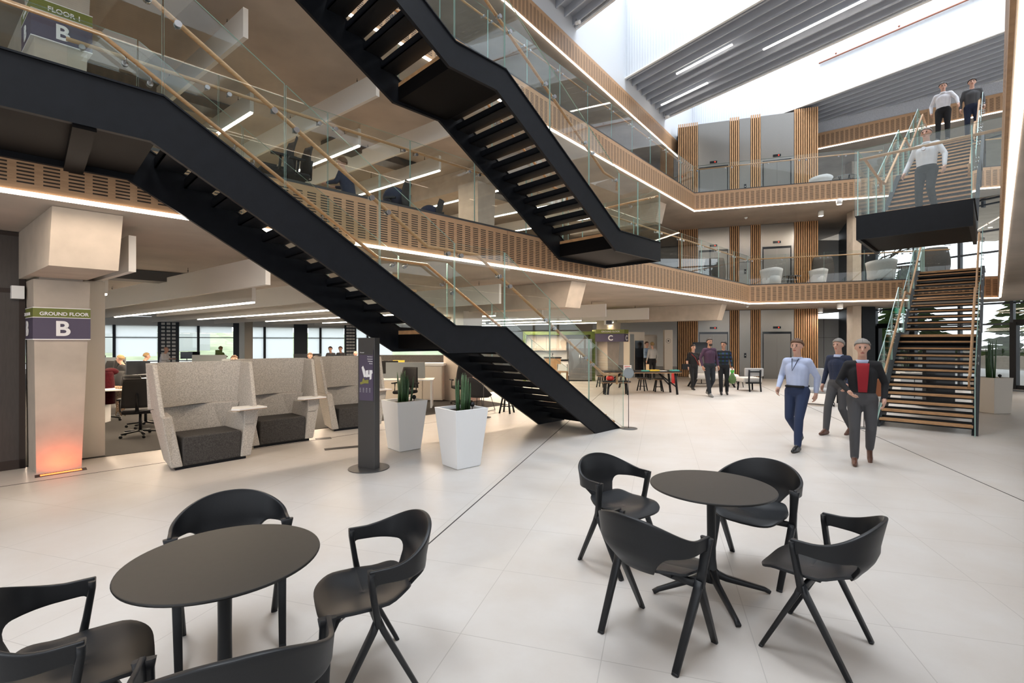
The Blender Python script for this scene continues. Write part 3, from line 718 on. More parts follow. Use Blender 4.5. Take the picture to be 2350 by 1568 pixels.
# ------------------------------------------------------------------ hanging baffles
def baffle(p, zb, L, h, lab, led=None, grp='acoustic baffles', z_c=None):
    p = Vector(p); t = thing('ceiling_baffle', lab, 'baffle', (p.x, p.y, zb), 0, grp)
    b = bv*L; k = Vector((-bv.y, bv.x))*.035
    MB().prism([-k, b-k, b+k, k], 0, h).build('panel', M['baffle'], t)
    MB().prism([-bv*.012-k*1.1, -bv*.0-k*1.1, -bv*.0+k*1.1, -bv*.012+k*1.1], 0, h).build('end_cap', M['baffle_edge'], t)
    n = max(2, int(L/2.2)); m = MB()
    for i in range(n):
        q = b*((i+.25)/n); m.tube([(q.x, q.y, h), (q.x, q.y, z_c-zb)], .005, 4); m.ell((q.x, q.y, h+.05), (.012,.012,.02), 6, 4)
    m.build('hanging_wires', M['joint'], t)
    if led:
        q = bv*led; MB().prism([-k*.7, q-k*.7, q+k*.7, k*.7], -.03, 0).build('light_tube', M['led_white'], t); la = area('tube_lamp', (q.x/2, q.y/2, -.035), led, .06, (0, 0, math.atan2(bv.y, bv.x)), (48 if zb < 4 else 20)*led, (1, .78, .56)); la.parent = t
    return t
zb = 2.60
def xyof(x, zz, yy): Z = (zz-1.71)*1110/(784-yy); return Vector((px(x, Z), Z))
n0 = 'pale grey hanging baffle, {} from the left along the ground floor ceiling edge'
for nm, pp in zip(('first', 'second', 'third', 'fourth', 'fifth'), ((xyof(303, zb, 624)), xyof(614, zb, 654), Vector((-2.35, 9.35)), xyof(1147, zb, 697), xyof(1251, zb, 706))):
    baffle(pp, zb, 13, .46, n0.format(nm), z_c=L1)
for nm, x, y in (('left', 1390, 727), ('middle', 1488, 733), ('right', 1568, 736)):
    baffle(xyof(x, zb, y), zb, 9, .46, 'white hanging baffle, {} of the three between the beam ends near the lifts'.format(nm), z_c=L1)
for i in range(8):
    t_ = .95+2.42*i; baffle(st(t_, -11.0-.1*i).xy, zb-.05, 15, .3, 'lit office baffle with a light tube below, {} back from column B'.format(['first','second','third','fourth','fifth','sixth','seventh','eighth'][i]), led=10, grp='lit office baffles', z_c=L1)
zb2 = 6.53
for nm, x, y in (('upper left, largest', 563, 87), ('above the middle of the lower stair rail', 866, 221)):
    baffle(xyof(x, zb2, y), zb2, 8, .47, 'pale hanging baffle under the second floor, '+nm, z_c=L2)
baffle(Vector((-1.3, 11.2)), zb2, 8, .47, 'pale hanging baffle under the second floor, behind the upper stair', z_c=L2)
for i in range(6):
    t_ = 3.3+2.42*i; baffle(st(t_, -11.0).xy, zb2-.02, 10, .4, 'lit first floor baffle with a light tube below, {} from the left'.format(['first','second','third','fourth','fifth','sixth','seventh','eighth'][i]), led=4.5, grp='lit first floor baffles', z_c=L2)
# dark ducts above
for zc, g in ((L1, 'ground'), (L2, 'first')):
    for i in range(3):
        c = st(2+5*i, -12.6).xy; m = MB(); m.obox(c, tv, bv, 1.4, .25, zc-.2, zc)
        tag(m.build('ceiling_duct', M['grey_sign']), 'grey service duct on the {} floor ceiling, {} from the left'.format(g, ('first', 'second', 'third')[i]), 'duct')

# ------------------------------------------------------------------ stairs
TOPL = [(0,0),(3.15,1.93),(4.11,1.93),(7.40,3.90)]
def topz(u):
    if u <= 0: return 0
    for (a, b), (c, d) in zip(TOPL, TOPL[1:]):
        if u <= c: return b+(d-b)*(u-a)/(c-a)
    return 3.90
def stair(name, label, t0, sgn, dn, df, zb, base_ext, top_ext, glass_sides=(0, 1), rails=(0, 1), end_near=True):
    T = thing(name, label, 'staircase', st(t0, (dn+df)/2, zb)); O = st(t0, (dn+df)/2, zb)
    def P(u, d, z): return st(t0+sgn*u, d, zb+z)-O
    top = list(TOPL)+[(7.4+top_ext, 3.90)]
    bot = [(7.4+top_ext, 3.47), (7.49, 3.47), (4.21, 1.55), (3.33, 1.55)]
    if base_ext: top = [(-base_ext, 0)]+top; bot += [(.12, -.42), (-base_ext, -.42)]
    else: bot += [(.80, 0)]
    for d, o in ((dn, 1 if dn > df else -1), (df, -1 if dn > df else 1)):
        m = MB(); off = st(0, -.05*o); m.extr([P(u, d, z) for u, z in top+bot], off); m.build('stringer', M['black_steel'], T)
        cm = MB(); cw = st(0, -.09*o)
        cap = [(u, z) for u, z in top]
        cm.extr([P(u, d+.02*o, z+.004) for u, z in cap]+[P(u, d+.02*o, z-.012) for u, z in reversed(cap)], cw); cm.build('stringer_cap', M['black_steel'], T)
    da, db = (min(dn, df)+.05, max(dn, df)-.05)
    def tread(u, z, dep=.28, plate=True):
        m = MB()
        def hx(u0, u1, z0, z1, a=da, b=db): m.hexa([P(u0,a,z0),P(u1,a,z0),P(u1,b,z0),P(u0,b,z0),P(u0,a,z1),P(u1,a,z1),P(u1,b,z1),P(u0,b,z1)], 0)
        hx(u-.0, u+dep, z-.062, z-.032); hx(u+dep-.02, u+dep, z-.062, z+.042)
        tr = m.build('tread', M['black_steel'], T)
        m = MB(); m.hexa([P(u-.02,da,z-.035),P(u+dep-.045,da,z-.035),P(u+dep-.045,db,z-.035),P(u-.02,db,z-.035),P(u-.02,da,z),P(u+dep-.045,da,z),P(u+dep-.045,db,z),P(u-.02,db,z)])
        m.build('oak_board', M['oak_tread'], tr)
    n1 = 11; g = (3.15+.10)/n1
    for k in range(1, n1+1): tread(.12+(k-1)*(3.15-.02)/n1, k*1.88/(n1+1))
    for k in range(1, 12): tread(4.16+(k-1)*(3.29-.05)/11.5, 1.88+k*(3.90-1.90)/12)
    def landing(u0, u1, z, sof, nm='landing'):
        m = MB(); m.hexa([P(u0,da,z-.06),P(u1,da,z-.06),P(u1,db,z-.06),P(u0,db,z-.06),P(u0,da,z),P(u1,da,z),P(u1,db,z),P(u0,db,z)])
        l = m.build(nm, M['oak_tread'], T)
        if sof:
            m = MB(); m.hexa([P(u0+.05,da,sof),P(u1,da,sof),P(u1,db,sof),P(u0+.05,db,sof),P(u0+.05,da,z-.06),P(u1,da,z-.06),P(u1,db,z-.06),P(u0+.05,db,z-.06)]); m.build('soffit_plate', M['black_steel_dark'], l)
    landing(3.13, 4.13, 1.88, 1.60); landing(7.38, 7.4+top_ext, 3.86, 3.53)
    # beam across at the landing start
    m = MB(); m.hexa([P(7.85,da-.03,3.44),P(8.0,da-.03,3.44),P(8.0,db+.03,3.44),P(7.85,db+.03,3.44),P(7.85,da-.03,3.6),P(8.0,da-.03,3.6),P(8.0,db+.03,3.6),P(7.85,db+.03,3.6)]); m.build('cross_beam', M['black_steel_dark'], T)
    if base_ext:
        landing(-base_ext, .14, -.03, -.36)
        m = MB(); a, b = min(dn, df), max(dn, df)
        m.hexa([P(-base_ext-.02,a,-.42),P(-base_ext,a,-.42),P(-base_ext,b,-.42),P(-base_ext-.02,b,-.42),P(-base_ext-.02,a,.0),P(-base_ext,a,.0),P(-base_ext,b,.0),P(-base_ext-.02,b,.0)]); m.build('landing_edge', M['black_steel'], T)
    # glass and handrails
    js = [-.16, 1.0, 2.1, 3.15, 4.11, 5.25, 6.35, 7.4]; x = 7.4
    while x < 7.4+top_ext-.5: x = min(x+1.2, 7.4+top_ext); js.append(x)
    if base_ext: js = [-base_ext, -base_ext/2+.1]+[0.0]+js[1:]
    for si in glass_sides:
        d = (dn, df)[si]; ins = (1 if (d > (dn+df)/2) else -1)
        e = st(0, -.015*ins)
        for u0, u1 in zip(js, js[1:]):
            u0 += .008; u1 -= .008; z0, z1 = topz(u0), topz(u1)
            a, b, c, f = P(u0,d-.012*ins,z0-.03 if base_ext or u0 > 0 else 0), P(u1,d-.012*ins,z1-.03), P(u1,d-.012*ins,z1+1.13), P(u0,d-.012*ins,z0+1.13)
            m = MB(); q = [a, b, b+e, a+e, f, c, c+e, f+e]
            m.hexa(q, 0, [1, 1, 0, 1, 0, 1]); m.build('glass_panel', [G, GE], T)
    for si in rails:
        d = (dn, df)[si]; ins = (1 if (d > (dn+df)/2) else -1); dr_ = d-.10*ins
        pts = [(.41,1.07),(3.63,2.97),(4.50,2.97),(7.72,4.92),(7.4+top_ext-.2,4.92)]
        if base_ext: pts = [(-.25,.68+.2),(-.08,.98)]+[(.41,1.20)][:0]+pts; pts = [(-.05,.82)]+[(-.05,1.02)]+pts[2:]
        else: pts = [(-.05,.86),(-.05,1.05)]+pts
        rl = MB().tube([P(u, dr_, z) for u, z in pts], .024, 10).build('handrail', M['oak'], T)
        m = MB()
        for u in js[1:-1]:
            for k in (-.11, .11):
                uu = u+k
                zz = None
                for (a, b), (c, f) in zip(pts, pts[1:]):
                    if c > a and a <= uu <= c: zz = b+(f-b)*(uu-a)/(c-a)
                if zz is None: continue
                m.tube([P(uu, dr_, zz-.02), P(uu, dr_, zz-.07), P(uu, d, zz-.07)], .008, 6)
                m.tube([P(uu, d+.012*ins, zz-.07), P(uu, d+.0*ins, zz-.07)], .03, 12); m.tube([P(uu, d-.028*ins, zz-.07), P(uu, d-.04*ins, zz-.07)], .03, 12)
        m.build('rail_brackets', M['chrome'], T)
    return T, P, O
DN, DF = -5.24, -6.70
stair('staircase', 'long black steel staircase rising from the stone floor to the upper left', 8.25, -1, DN, DF, 0, 0, 2.6)
TB, PB, OB = stair('staircase', 'upper black steel staircase seen from below, top centre', 8.25, -1, DN, DF, F1, 1.62, 2.0)
stair('staircase', 'front-facing oak and steel staircase at the right, standing on the stone floor', 12.1, 1, -.24, -1.72, 0, 0, 1.9)
TD, PD, OD = stair('staircase', 'upper right staircase with glass-fronted landing and people descending', 12.1, 1, -.24, -1.72, F1, 1.87, 2.4)
def end_glass(T, P, u, d0, d1, n, rail=True):
    a, b = min(d0, d1), max(d0, d1)
    for k in range(n):
        x0, x1 = a+(b-a)*k/n+.006, a+(b-a)*(k+1)/n-.006
        m = MB(); m.hexa([P(u-.008,x0,0),P(u+.008,x0,0),P(u+.008,x1,0),P(u-.008,x1,0),P(u-.008,x0,1.15),P(u+.008,x0,1.15),P(u+.008,x1,1.15),P(u-.008,x1,1.15)], 0, [1,1,1,0,1,0]); m.build('glass_panel', [G, GE], T)
    MB().tube([P(u+.1, a+.06, 1.0), P(u+.1, b-.0, 1.0)], .024, 10).build('handrail', M['oak'], T)
    m = MB(); c = P(u, (a+b)/2, .93); 
    m.tube([P(u-.012,(a+b)/2,.93), P(u+.012,(a+b)/2,.93)], .03, 12); m.tube([P(u,(a+b)/2,.93), P(u+.1,(a+b)/2,.93), P(u+.1,(a+b)/2,.99)], .008, 6); m.build('rail_brackets', M['chrome'], T)
end_glass(TD, PD, -1.87, -1.75, .1, 1); end_glass(TB, PB, -1.62, DF, DN, 1)
# extra landing rail beside the upper-right stair foot (side rail of the landing)
MB().tube([PD(-1.75, -1.62, 1.0), PD(-.05, -1.62, 1.0), PD(-.05, -1.62, .8)], .024, 10).build('handrail', M['oak'], TD)

# ------------------------------------------------------------------ slab-edge balustrades
def balustrade(a, b, z, label, skip=(), seg=1.35, inw=.10, n=1):
    a = Vector(a); b = Vector(b); L = (b-a).length; d = (b-a)/L; nr = Vector((d.y, -d.x))*n
    t = thing('glass_balustrade', label, 'balustrade', (a.x, a.y, z)); k = int(round(L/seg)); sg = L/k
    def in_skip(s): return any(s0 < s < s1 for s0, s1 in skip)
    m2 = MB(); runs = []; cur = None
    for i in range(k):
        s0, s1 = i*sg, (i+1)*sg
        if in_skip((s0+s1)/2): cur = None; continue
        p, q = d*(s0+.006)-nr*.03, d*(s1-.006)-nr*.03; e = -nr*.016
        m = MB(); m.hexa([(p.x,p.y,-.03),(q.x,q.y,-.03),(q.x+e.x,q.y+e.y,-.03),(p.x+e.x,p.y+e.y,-.03),(p.x,p.y,1.10),(q.x,q.y,1.10),(q.x+e.x,q.y+e.y,1.10),(p.x+e.x,p.y+e.y,1.10)], 0, [1,1,0,1,0,1])
        m.build('glass_panel', [G, GE], t)
        for sx_ in (s0+.12, s1-.12):
            c = d*sx_-nr*.03; f = d*sx_-nr*(.03+inw)
            m2.tube([(c.x+nr.x*.012,c.y+nr.y*.012,.90), (c.x-nr.x*.03,c.y-nr.y*.03,.90)], .027, 10); m2.tube([(c.x,c.y,.90), (f.x,f.y,.90), (f.x,f.y,.97)], .008, 6)
        if cur is None: cur = [s0, s1]; runs.append(cur)
        else: cur[1] = s1
    for s0, s1 in runs:
        p, q = d*s0-nr*(.03+inw), d*s1-nr*(.03+inw); MB().tube([(p.x,p.y,.98), (q.x,q.y,.98)], .022, 10).build('handrail', M['oak'], t)
        p, q = d*s0-nr*.0, d*s1-nr*.0; MB().prism([p+nr*.022, q+nr*.022, q-nr*.07, p-nr*.07], -.035, .0).build('base_channel', M['grey_sign'], t)
    m2.build('rail_brackets', M['chrome'], t)
    return t
def s_of(t_): return t_+8
balustrade(K0, K1, F1, 'glass balustrade along the first floor edge behind the lower stair', skip=((0, s_of(-.3)), (s_of(8.35), s_of(9.75))))
balustrade(K1, K2, F1, 'glass balustrade on the first floor in front of the lifts', skip=((6.6, 7.6),))
bl0 = LB-d2*22
balustrade(bl0, LB, F2, 'glass balustrade descending along the second floor edge, upper centre')
balustrade(LB, LC, F2, 'glass balustrade on the second floor in front of the top lift doors', skip=((7.0, 8.2),))

# ================================================================== furniture
SUB = ('SUBSURF', dict(levels=1, render_levels=2))
def sm(x): x = max(0, min(1, x)); return x*x*(3-2*x)
def make_cafe_chair(label):
    t = thing('armchair', label, 'chair', (0,0,0), 0, None)
    # backrest and arm band: u runs round the sitter, z goes up
    NU, NV = 72, 10
    def plan_arm(u):     # top band plan (x, y)
        a = u*1.0
        if abs(a) > .72: k = (abs(a)-.72)/.28; return (math.copysign(.284, a), -.07+.115*k)
        q = abs(a)/.72*PI/2; return (math.copysign(.284*math.sin(q)**.85, a), -.07-.205*math.cos(q)**.9)
    def plan_seat(u):
        q = min(1, abs(u)/.62)*PI/2; return (math.copysign(.20*math.sin(q), u), -.03-.155*math.cos(q)**.8)
    def ztop(u): return .665+.118*sm(1-abs(u)/.80)
    def zbot(u):
        a = abs(u)
        if a < .21: return .460
        if a < .40: k = (a-.21)/.19; return .460+.130*(1-(1-k)**2.4)**.6
        return .590+.006*sm((a-.40)/.5)-.03*sm((a-.9)/.1)
    P = []
    for i in range(NU+1):
        u = -1+2*i/NU; row = []
        za, zb_ = zbot(u), ztop(u); ax, ay = plan_arm(u); sx_, sy_ = plan_seat(u)
        for k in range(NV+1):
            z = za+(zb_-za)*k/NV; w_ = sm((z-.44)/.16)**.8 if z > .44 else 0
            lean = -.035*max(0, (z-.62)/.16) if abs(u) < .8 else 0
            flare = 1+.03*max(0, (z-.60)/.1)
            row.append(((sx_+(ax-sx_)*w_)*flare, sy_+(ay-sy_)*w_+lean*(1-abs(u)), z))
        P.append(row)
    MB().grid(P).build('backrest', M['black_plastic'], t, [('SOLIDIFY', dict(thickness=.020, offset=0)), ('BEVEL', dict(width=.004, segments=2, limit_method='ANGLE'))])
    # seat
    P = []; NR, NA = 8, 44
    for i in range(NR+1):
        r = i/NR; row = []
        for j in range(NA+1):
            a = 2*PI*j/NA; c, s_ = math.cos(a), math.sin(a); e = 2/4.0
            x = .232*r*math.copysign(abs(c)**e, c); y = .225*r*math.copysign(abs(s_)**e, s_)
            wfac = 1-.16*sm(-y/.22) if y < 0 else 1
            z = .430+.014*(x/.23)**2+.034*sm((-y-.08)/.13)-.030*sm((y-.12)/.12)-.008*math.cos(PI*min(1, r))
            row.append((x*wfac, y+.022, z))
        P.append(row)
    MB().grid(P).build('seat', M['black_plastic'], t, [('SOLIDIFY', dict(thickness=.014, offset=-1)), ('BEVEL', dict(width=.004, segments=2, limit_method='ANGLE'))])
    for s_ in (-1, 1):
        m = MB(); m.tube([(s_*.284, .036, .657), (s_*.283, .036, .62), (s_*.272, .018, .50), (s_*.262, .0, .395)], 0, rect=[(.013,.034),(.013,.027),(.014,.022),(.017,.024)], up=(1,0,0))
        m.build('arm_post', M['black_plastic'], t)
        for yy in (1, -1):
            MB().tube([(s_*.262, 0, .425), (s_*.258, yy*.022, .37), (s_*.240, yy*.205, .012)], 0, rect=[(.015,.022),(.014,.023),(.011,.018)], up=(1,0,0)).tube([(s_*.2403, yy*.203, .016), (s_*.240, yy*.210, 0)], 0, rect=(.011,.018), up=(1,0,0)).build('leg', M['black_plastic'], t)
    m = MB(); m.tube([(-.255,0,.405), (-.16,0,.400), (.16,0,.400), (.255,0,.405)], 0, rect=(.012,.02)); m.box(-.12,.12,-.05,.07,.405,.425)
    m.build('seat_frame', M['black_plastic'], t)
    return t
GR = 'black armchairs around the two round tables'
spec = [((1.72,2.73),(-.68,.73),'black plastic armchair at front right of the right table, seat turned left'),
 ((.835,2.79),(.757,.653),'black plastic armchair seen from behind, front left of the right table'),
 ((.85,3.77),(.6,-.8),'black plastic armchair at the back left of the right table, facing the viewer'),
 ((1.81,3.62),(-.72,-.69),'black plastic armchair half hidden behind the right tabletop'),
 ((-.738,2.47),(-.89,-.455),'black plastic armchair on the right side of the left table, seat facing left'),
 ((-1.71,1.893),(.787,.617),'black plastic armchair cut off at the left edge of the photo'),
 ((-.946,1.689),(-.424,.904),'nearest black plastic armchair, its curved back cropped by the bottom edge'),
 ((-1.60,2.76),(.53,-.85),'black plastic armchair behind the left table, only backrest and legs showing')]
c0 = None
for (x, y), h, lab in spec:
    rz_ = math.atan2(h[1], h[0])-PI/2
    if c0 is None: c0 = make_cafe_chair(lab); c0.location = (x, y, 0); c0.rotation_euler = (0,0,rz_)
    else: copy_tree(c0, (x, y, 0), rz_, lab)
def round_table(x, y, rz_, lab):
    t = thing('round_table', lab, 'table', (x, y, 0), rz_)
    MB().lathe([(.36,.715), (.398,.722), (.401,.728), (.399,.733), (.395,.734), (0.001,.734)], 72, sm=False).build('tabletop', M['table_top'], t)
    MB().lathe([(.055,.09), (.040,.15), (.030,.24), (.028,.40), (.030,.68), (.06,.705), (.10,.715)], 24).build('column', M['black_plastic'], t)
    for k in range(4):
        a = k*PI/2; c, s_ = math.cos(a), math.sin(a)
        pts = [(c*.0, s_*.0, .17), (c*.035, s_*.035, .135), (c*.10, s_*.10, .105), (c*.36, s_*.36, .030), (c*.395, s_*.395, .012)]
        MB().tube(pts, 0, rect=[(.028,.03),(.024,.024),(.019,.020),(.014,.014),(.016,.012)]).build('leg', M['black_plastic'], t)
    return t
round_table(1.352, 3.28, .0, 'round black cafe table on a four-legged base, right of centre')
round_table(-1.30, 2.189, .55, 'round black cafe table in the left foreground')

# ---- booths
def make_booth(label):
    t = thing('booth_seat', label, 'booth', (0,0,0), 0)
    # local: x along the front (left to right seen from the front), y towards the back; front edge at y=0
    FE, FD = M['felt'], M['felt_dark']
    def sect(nm, pb, pt, z0, z1, m_):
        n = len(pb); m = MB(); i = 0; m.v = [Vector((p[0],p[1],z0)) for p in pb]+[Vector((p[0],p[1],z1)) for p in pt]
        m.face(tuple(range(n-1,-1,-1))); m.face(tuple(range(n,2*n)))
        for k in range(n): m.face((k,(k+1)%n,n+(k+1)%n,n+k))
        return m.build(nm, m_, t, [('BEVEL', dict(width=.018, segments=3))])
    # left arm / side, lower
    sect('side_panel', [(-.50,.0),(-.36,.0),(-.30,.56),(-.42,.62)], [(-.60,-.02),(-.47,.06),(-.38,.62),(-.55,.70)], .04, .72, FE)
    sect('side_panel', [(.36,.0),(.50,.0),(.42,.62),(.30,.56)], [(.42,.02),(.62,.02),(.55,.70),(.38,.62)], .04, .66, FE)
    sect('back_cushion', [(-.40,.50),(0,.60),(.40,.50),(.42,.62),(0,.72),(-.42,.62)], [(-.50,.50),(-.2,.66),(.2,.66),(.52,.50),(.60,.62),(.25,.80),(-.25,.80),(-.58,.62)], .04, .79, FE)
    o = sect('seat', [(-.36,.02),(.36,.02),(.34,.56),(-.34,.56)], [(-.36,.0),(.36,.0),(.36,.58),(-.36,.58)], .04, .43, FD)
    # upper screen: raked side wings and back
    def slab(nm, p, off):
        m = MB(); m.extr(p, off); m.build(nm, FE, t, [('BEVEL', dict(width=.012, segments=2))])
    slab('wing_panel', [(-.60,.06,.715),(-.63,.30,1.40),(-.62,.66,1.40),(-.56,.68,.715)], (.055,0,0))
    slab('wing_panel', [(.56,.06,.66),(.58,.30,1.40),(.57,.66,1.40),(.51,.68,.66)], (.055,0,0))
    m = MB(); P = [(-.60,.64),(-.25,.80),(.25,.80),(.60,.64)]; Q = [(-.56,.58),(-.24,.73),(.24,.73),(.56,.58)]
    n = 4; 
    for a in range(3):
        m.hexa([(*Q[a],.775),(*Q[a+1],.775),(*P[a+1],.775),(*P[a],.775),(Q[a][0]*1.04,Q[a][1],1.41),(Q[a+1][0]*1.04,Q[a+1][1],1.41),(P[a+1][0]*1.04,P[a+1][1],1.41),(P[a][0]*1.04,P[a][1],1.41)])
    m.build('screen_back', FE, t)
    m = MB(); m.prism([(-.44,.04),(.44,.04),(.38,.58),(-.38,.58)], 0, .04); m.build('plinth', M['black_steel'], t)
    m = MB(); m.extr([(.22,-.02,.725),(.30,-.10,.725),(.70,-.06,.725),(.66,.24,.725),(.34,.26,.725)], (0,0,.02)); tb = m.build('tablet_table', [M['white'], M['oak']], t)
    m = MB(); m.extr([(.222,-.02,.718),(.30,-.098,.718),(.698,-.06,.718),(.658,.238,.718),(.34,.258,.718)], (0,0,.007)); m.build('tablet_edge', M['oak'], tb)
    sect('tablet_support', [(.40,.0),(.55,.0),(.52,.2),(.42,.2)], [(.40,.0),(.62,.0),(.58,.2),(.42,.2)], .5, .72, FE)
    return t
b0 = make_booth('nearest light grey felt high-backed booth, beside column B')
def place_booth(fx1, fx2, t, lab=None):
    a, b = fl(*fx1), fl(*fx2); c = (a+b)/2; d = (b-a).normalized(); rz_ = math.atan2(d.y, d.x); return c, rz_
c, rz1 = Vector((-4.15, 6.72, 0)), math.radians(50)
b0.location = c; b0.rotation_euler = (0,0,rz1)
copy_tree(b0, (-3.79, 8.02, 0), math.radians(45), 'middle light grey felt high-backed booth of the three')
copy_tree(b0, (-3.02, 9.45, 0), math.radians(40), 'farthest light grey felt booth, partly hidden by the dark totem')

# ---- totem
p = Vector((-1.93, 6.52)); t = thing('wayfinding_totem', 'dark grey wayfinding totem with a purple map on a round base', 'sign', (p.x, p.y, 0), math.radians(-26))
MB().lathe([(.265,0), (.27,.006), (.268,.012)], 48).build('base', M['grey_sign'], t)
MB().box(-.145,.145,-.05,.05,.012,1.76).build('body', M['grey_sign'], t, [('BEVEL', dict(width=.004, segments=2))])
mp_ = MB().box(-.115,.125,-.058,-.05,.92,1.60).build('map_panel', M['purple_sign'], t)
m = MB(); Y = -.061
def flat(pts, m): m.extr([(x, Y, z) for x, z in pts], (0,-.001,0))
flat([(-.07,1.36),(-.045,1.385),(-.01,1.32),(.0,1.24),(-.03,1.23)], m); flat([(.0,1.32),(.05,1.33),(.05,1.27),(.065,1.27),(.065,1.33),(.115,1.33),(.12,1.29),(.105,1.28),(.1,1.21),(.07,1.20),(.07,1.24),(.0,1.23)], m)
m.build('map_plan', M['sign_white'], mp_)
m = MB(); flat([(-.10,1.16),(-.06,1.17),(-.05,1.205),(-.03,1.22),(-.02,1.19),(.05,1.20),(.05,1.15),(-.02,1.15),(-.09,1.13)], m); m.build('map_zone', M['olive'], mp_)
ZR = (PI/2, 0, 0)
text('Ground', .022, (-.10, -.0585, 1.555), ZR, M['sign_white'], mp_, align='LEFT')
for i, s_ in enumerate(('The Forum', 'Restaurant', 'Wellbeing', 'Rooms')): text(s_, .020, (.118, -.0585, 1.50-.03*i), ZR, M['sign_white'], mp_, align='RIGHT')
for i in range(4):
    for j in range(4): text('Level', .010, (-.105+.055*i, -.0585, 1.08-.016*j), ZR, M['sign_white'], mp_, align='LEFT')
MB().box(-.116,.126,-.0595,-.058,1.53,1.6).build('map_header', M['grey_sign'], mp_)

# ---- planters
def planter(x, y, rz_, h, lab, m_=None, wt=.27, wb=.19, plant_h=.5, seed=1, n=16):
    t = thing('planter', lab, 'planter', (x, y, 0), rz_)
    m = MB(); rings = [(wb-.012,0),(wb,.008),(wt-.004,h-.02),(wt,h),(wt-.035,h),(wt-.04,h-.05)]
    base = 0
    for k, (r, z) in enumerate(rings): m.v += [Vector((sx_*r, sy_*r, z)) for sx_, sy_ in ((-1,-1),(1,-1),(1,1),(-1,1))]
    for k in range(len(rings)-1):
        for j_ in range(4): m.face((k*4+j_, k*4+(j_+1)%4, k*4+4+(j_+1)%4, k*4+4+j_))
    m.face((3,2,1,0)); m.build('pot', m_ or M['white_gloss'], t, [('BEVEL', dict(width=.006, segments=2, limit_method='ANGLE'))])
    MB().box(-wt+.045,wt-.045,-wt+.045,wt-.045,h-.06,h-.045).build('soil', M['soil'], t)
    MB().tube([(.13,-.08,h-.05),(.13,-.08,h+.02)], .006).ell((.13,-.08,h+.04), (.035,.035,.035)).build('water_gauge', M['black_plastic'], t)
    pl = thing('snake_plant', 'spiky green snake plant growing in the '+lab, 'plant', (x, y, h-.05), rz_)
    rnd = random.Random(seed)
    for k in range(n):
        a = rnd.random()*6.28; r0 = .02+.085*rnd.random(); hh = plant_h*(.75+.3*rnd.random())
        bx, by = r0*math.cos(a)*1.2, r0*math.sin(a); lx, ly = bx*1.25+rnd.uniform(-.03,.03), by*1.25+rnd.uniform(-.03,.03)
        P = [(bx,by,0),(bx+(lx-bx)*.4,by+(ly-by)*.4,hh*.4),(bx+(lx-bx)*.8,by+(ly-by)*.8,hh*.8),(lx,ly,hh)]
        MB().tube(P, [.014,.017,.012,.002], 7).build('leaf', M['plant'], pl)
planter(-.70, 6.68, math.radians(40), .80, 'white tapered planter nearest the centre', seed=3)
planter(-1.72, 7.72, math.radians(42), .78, 'cream tapered planter right of the dark totem', M['white'], seed=5)
planter(11.55, 11.65, math.radians(8), .85, 'tall cream planter right of the far stair', M['cream'], .27, .24, .95, 8, 12)

# ---- disc stands
def disc_stand(x, y, h, lab, rz_=0):
    t = thing('disc_sign_stand', lab, 'sign stand', (x, y, 0), rz_)
    MB().lathe([(.17,0),(.17,.008),(.012,.014)], 32).build('base', M['grey_sign'], t)
    MB().tube([(0,0,.01),(0,0,h-.1)], .007).build('pole', M['grey_sign'], t)
    m = MB().lathe([(.105,-.006),(.105,.006)], 32, (0,0,0)); m.xf(Matrix.Translation((0,0,h))@Matrix.Rotation(PI/2, 4, 'X')); m.build('disc', M['monitor'], t)
disc_stand(2.29, 9.5, 1.09, 'slim stand with a round grey disc at the foot of the lower stair')
disc_stand(-.64, 10.9, 1.25, 'slim stand with a round base behind the white planter, under the lower stair')
disc_stand(6.95, 9.55, 1.1, 'slim round-based stand just left of the far stair foot')

# ---- workshop table, stools and games
Tz = .75; tb = thing('high_bench_table', 'long dark-topped table with black angled legs and games on it, beyond the stair foot', 'table', (4.2, 15.9, 0), math.radians(0))
MB().box(-1.25,1.25,-.42,.42,Tz-.035,Tz).build('tabletop', M['table_top'], tb); MB().box(-1.24,1.24,-.41,.41,Tz-.06,Tz-.035).build('apron', M['oak'], tb)
for sx_ in (-1, 1):
    for sy_ in (-1, 1): MB().tube([(sx_*1.12, sy_*.34, 0), (sx_*1.05, sy_*.34, Tz-.05)], 0, rect=(.03,.03)).build('leg', M['black_steel'], tb)
    MB().tube([(sx_*1.08,-.34,.25),(sx_*.6,0,Tz-.06)], 0, rect=(.018,.018)).tube([(sx_*1.08,.34,.25),(sx_*.6,0,Tz-.06)], 0, rect=(.018,.018)).build('brace', M['black_steel'], tb)
def stool(lab, proto=[None], loc=(0,0,0), rz_=0, g=None):
    if proto[0] is None:
        t = thing('round_stool', lab, 'stool', loc, rz_, g)
        MB().lathe([(.17,.42),(.18,.43),(.18,.455),(.17,.46)], 28).build('seat', M['table_top'], t); MB().lathe([(.165,.405),(.175,.42)], 28).build('seat_rim', M['oak'], t)
        for k in range(4):
            a = k*PI/2+.4; MB().tube([(math.cos(a)*.10, math.sin(a)*.10, .41), (math.cos(a)*.19, math.sin(a)*.19, 0)], 0, rect=(.018,.018)).build('leg', M['black_steel'], t)
        MB().tube([(.14,.06,.16),(-.14,-.06,.16)], .01).tube([(.06,-.14,.16),(-.06,.14,.16)], .01).build('cross_bar', M['black_steel'], t)
        proto[0] = t; return t
    return copy_tree(proto[0], loc, rz_, lab, g)
for (x, y, lab) in ((1474, 897, 'round dark-topped stool under the games table, left of the pair'), (1511, 899, 'round dark-topped stool under the games table, right of the pair'), (1380, 889, 'round stool left of the low bench by column C'), (1430, 890, 'round stool beside the red cushion near column C')):
    q = fl(x, y); stool(lab, loc=(q.x, q.y, 0), rz_=x*.1)
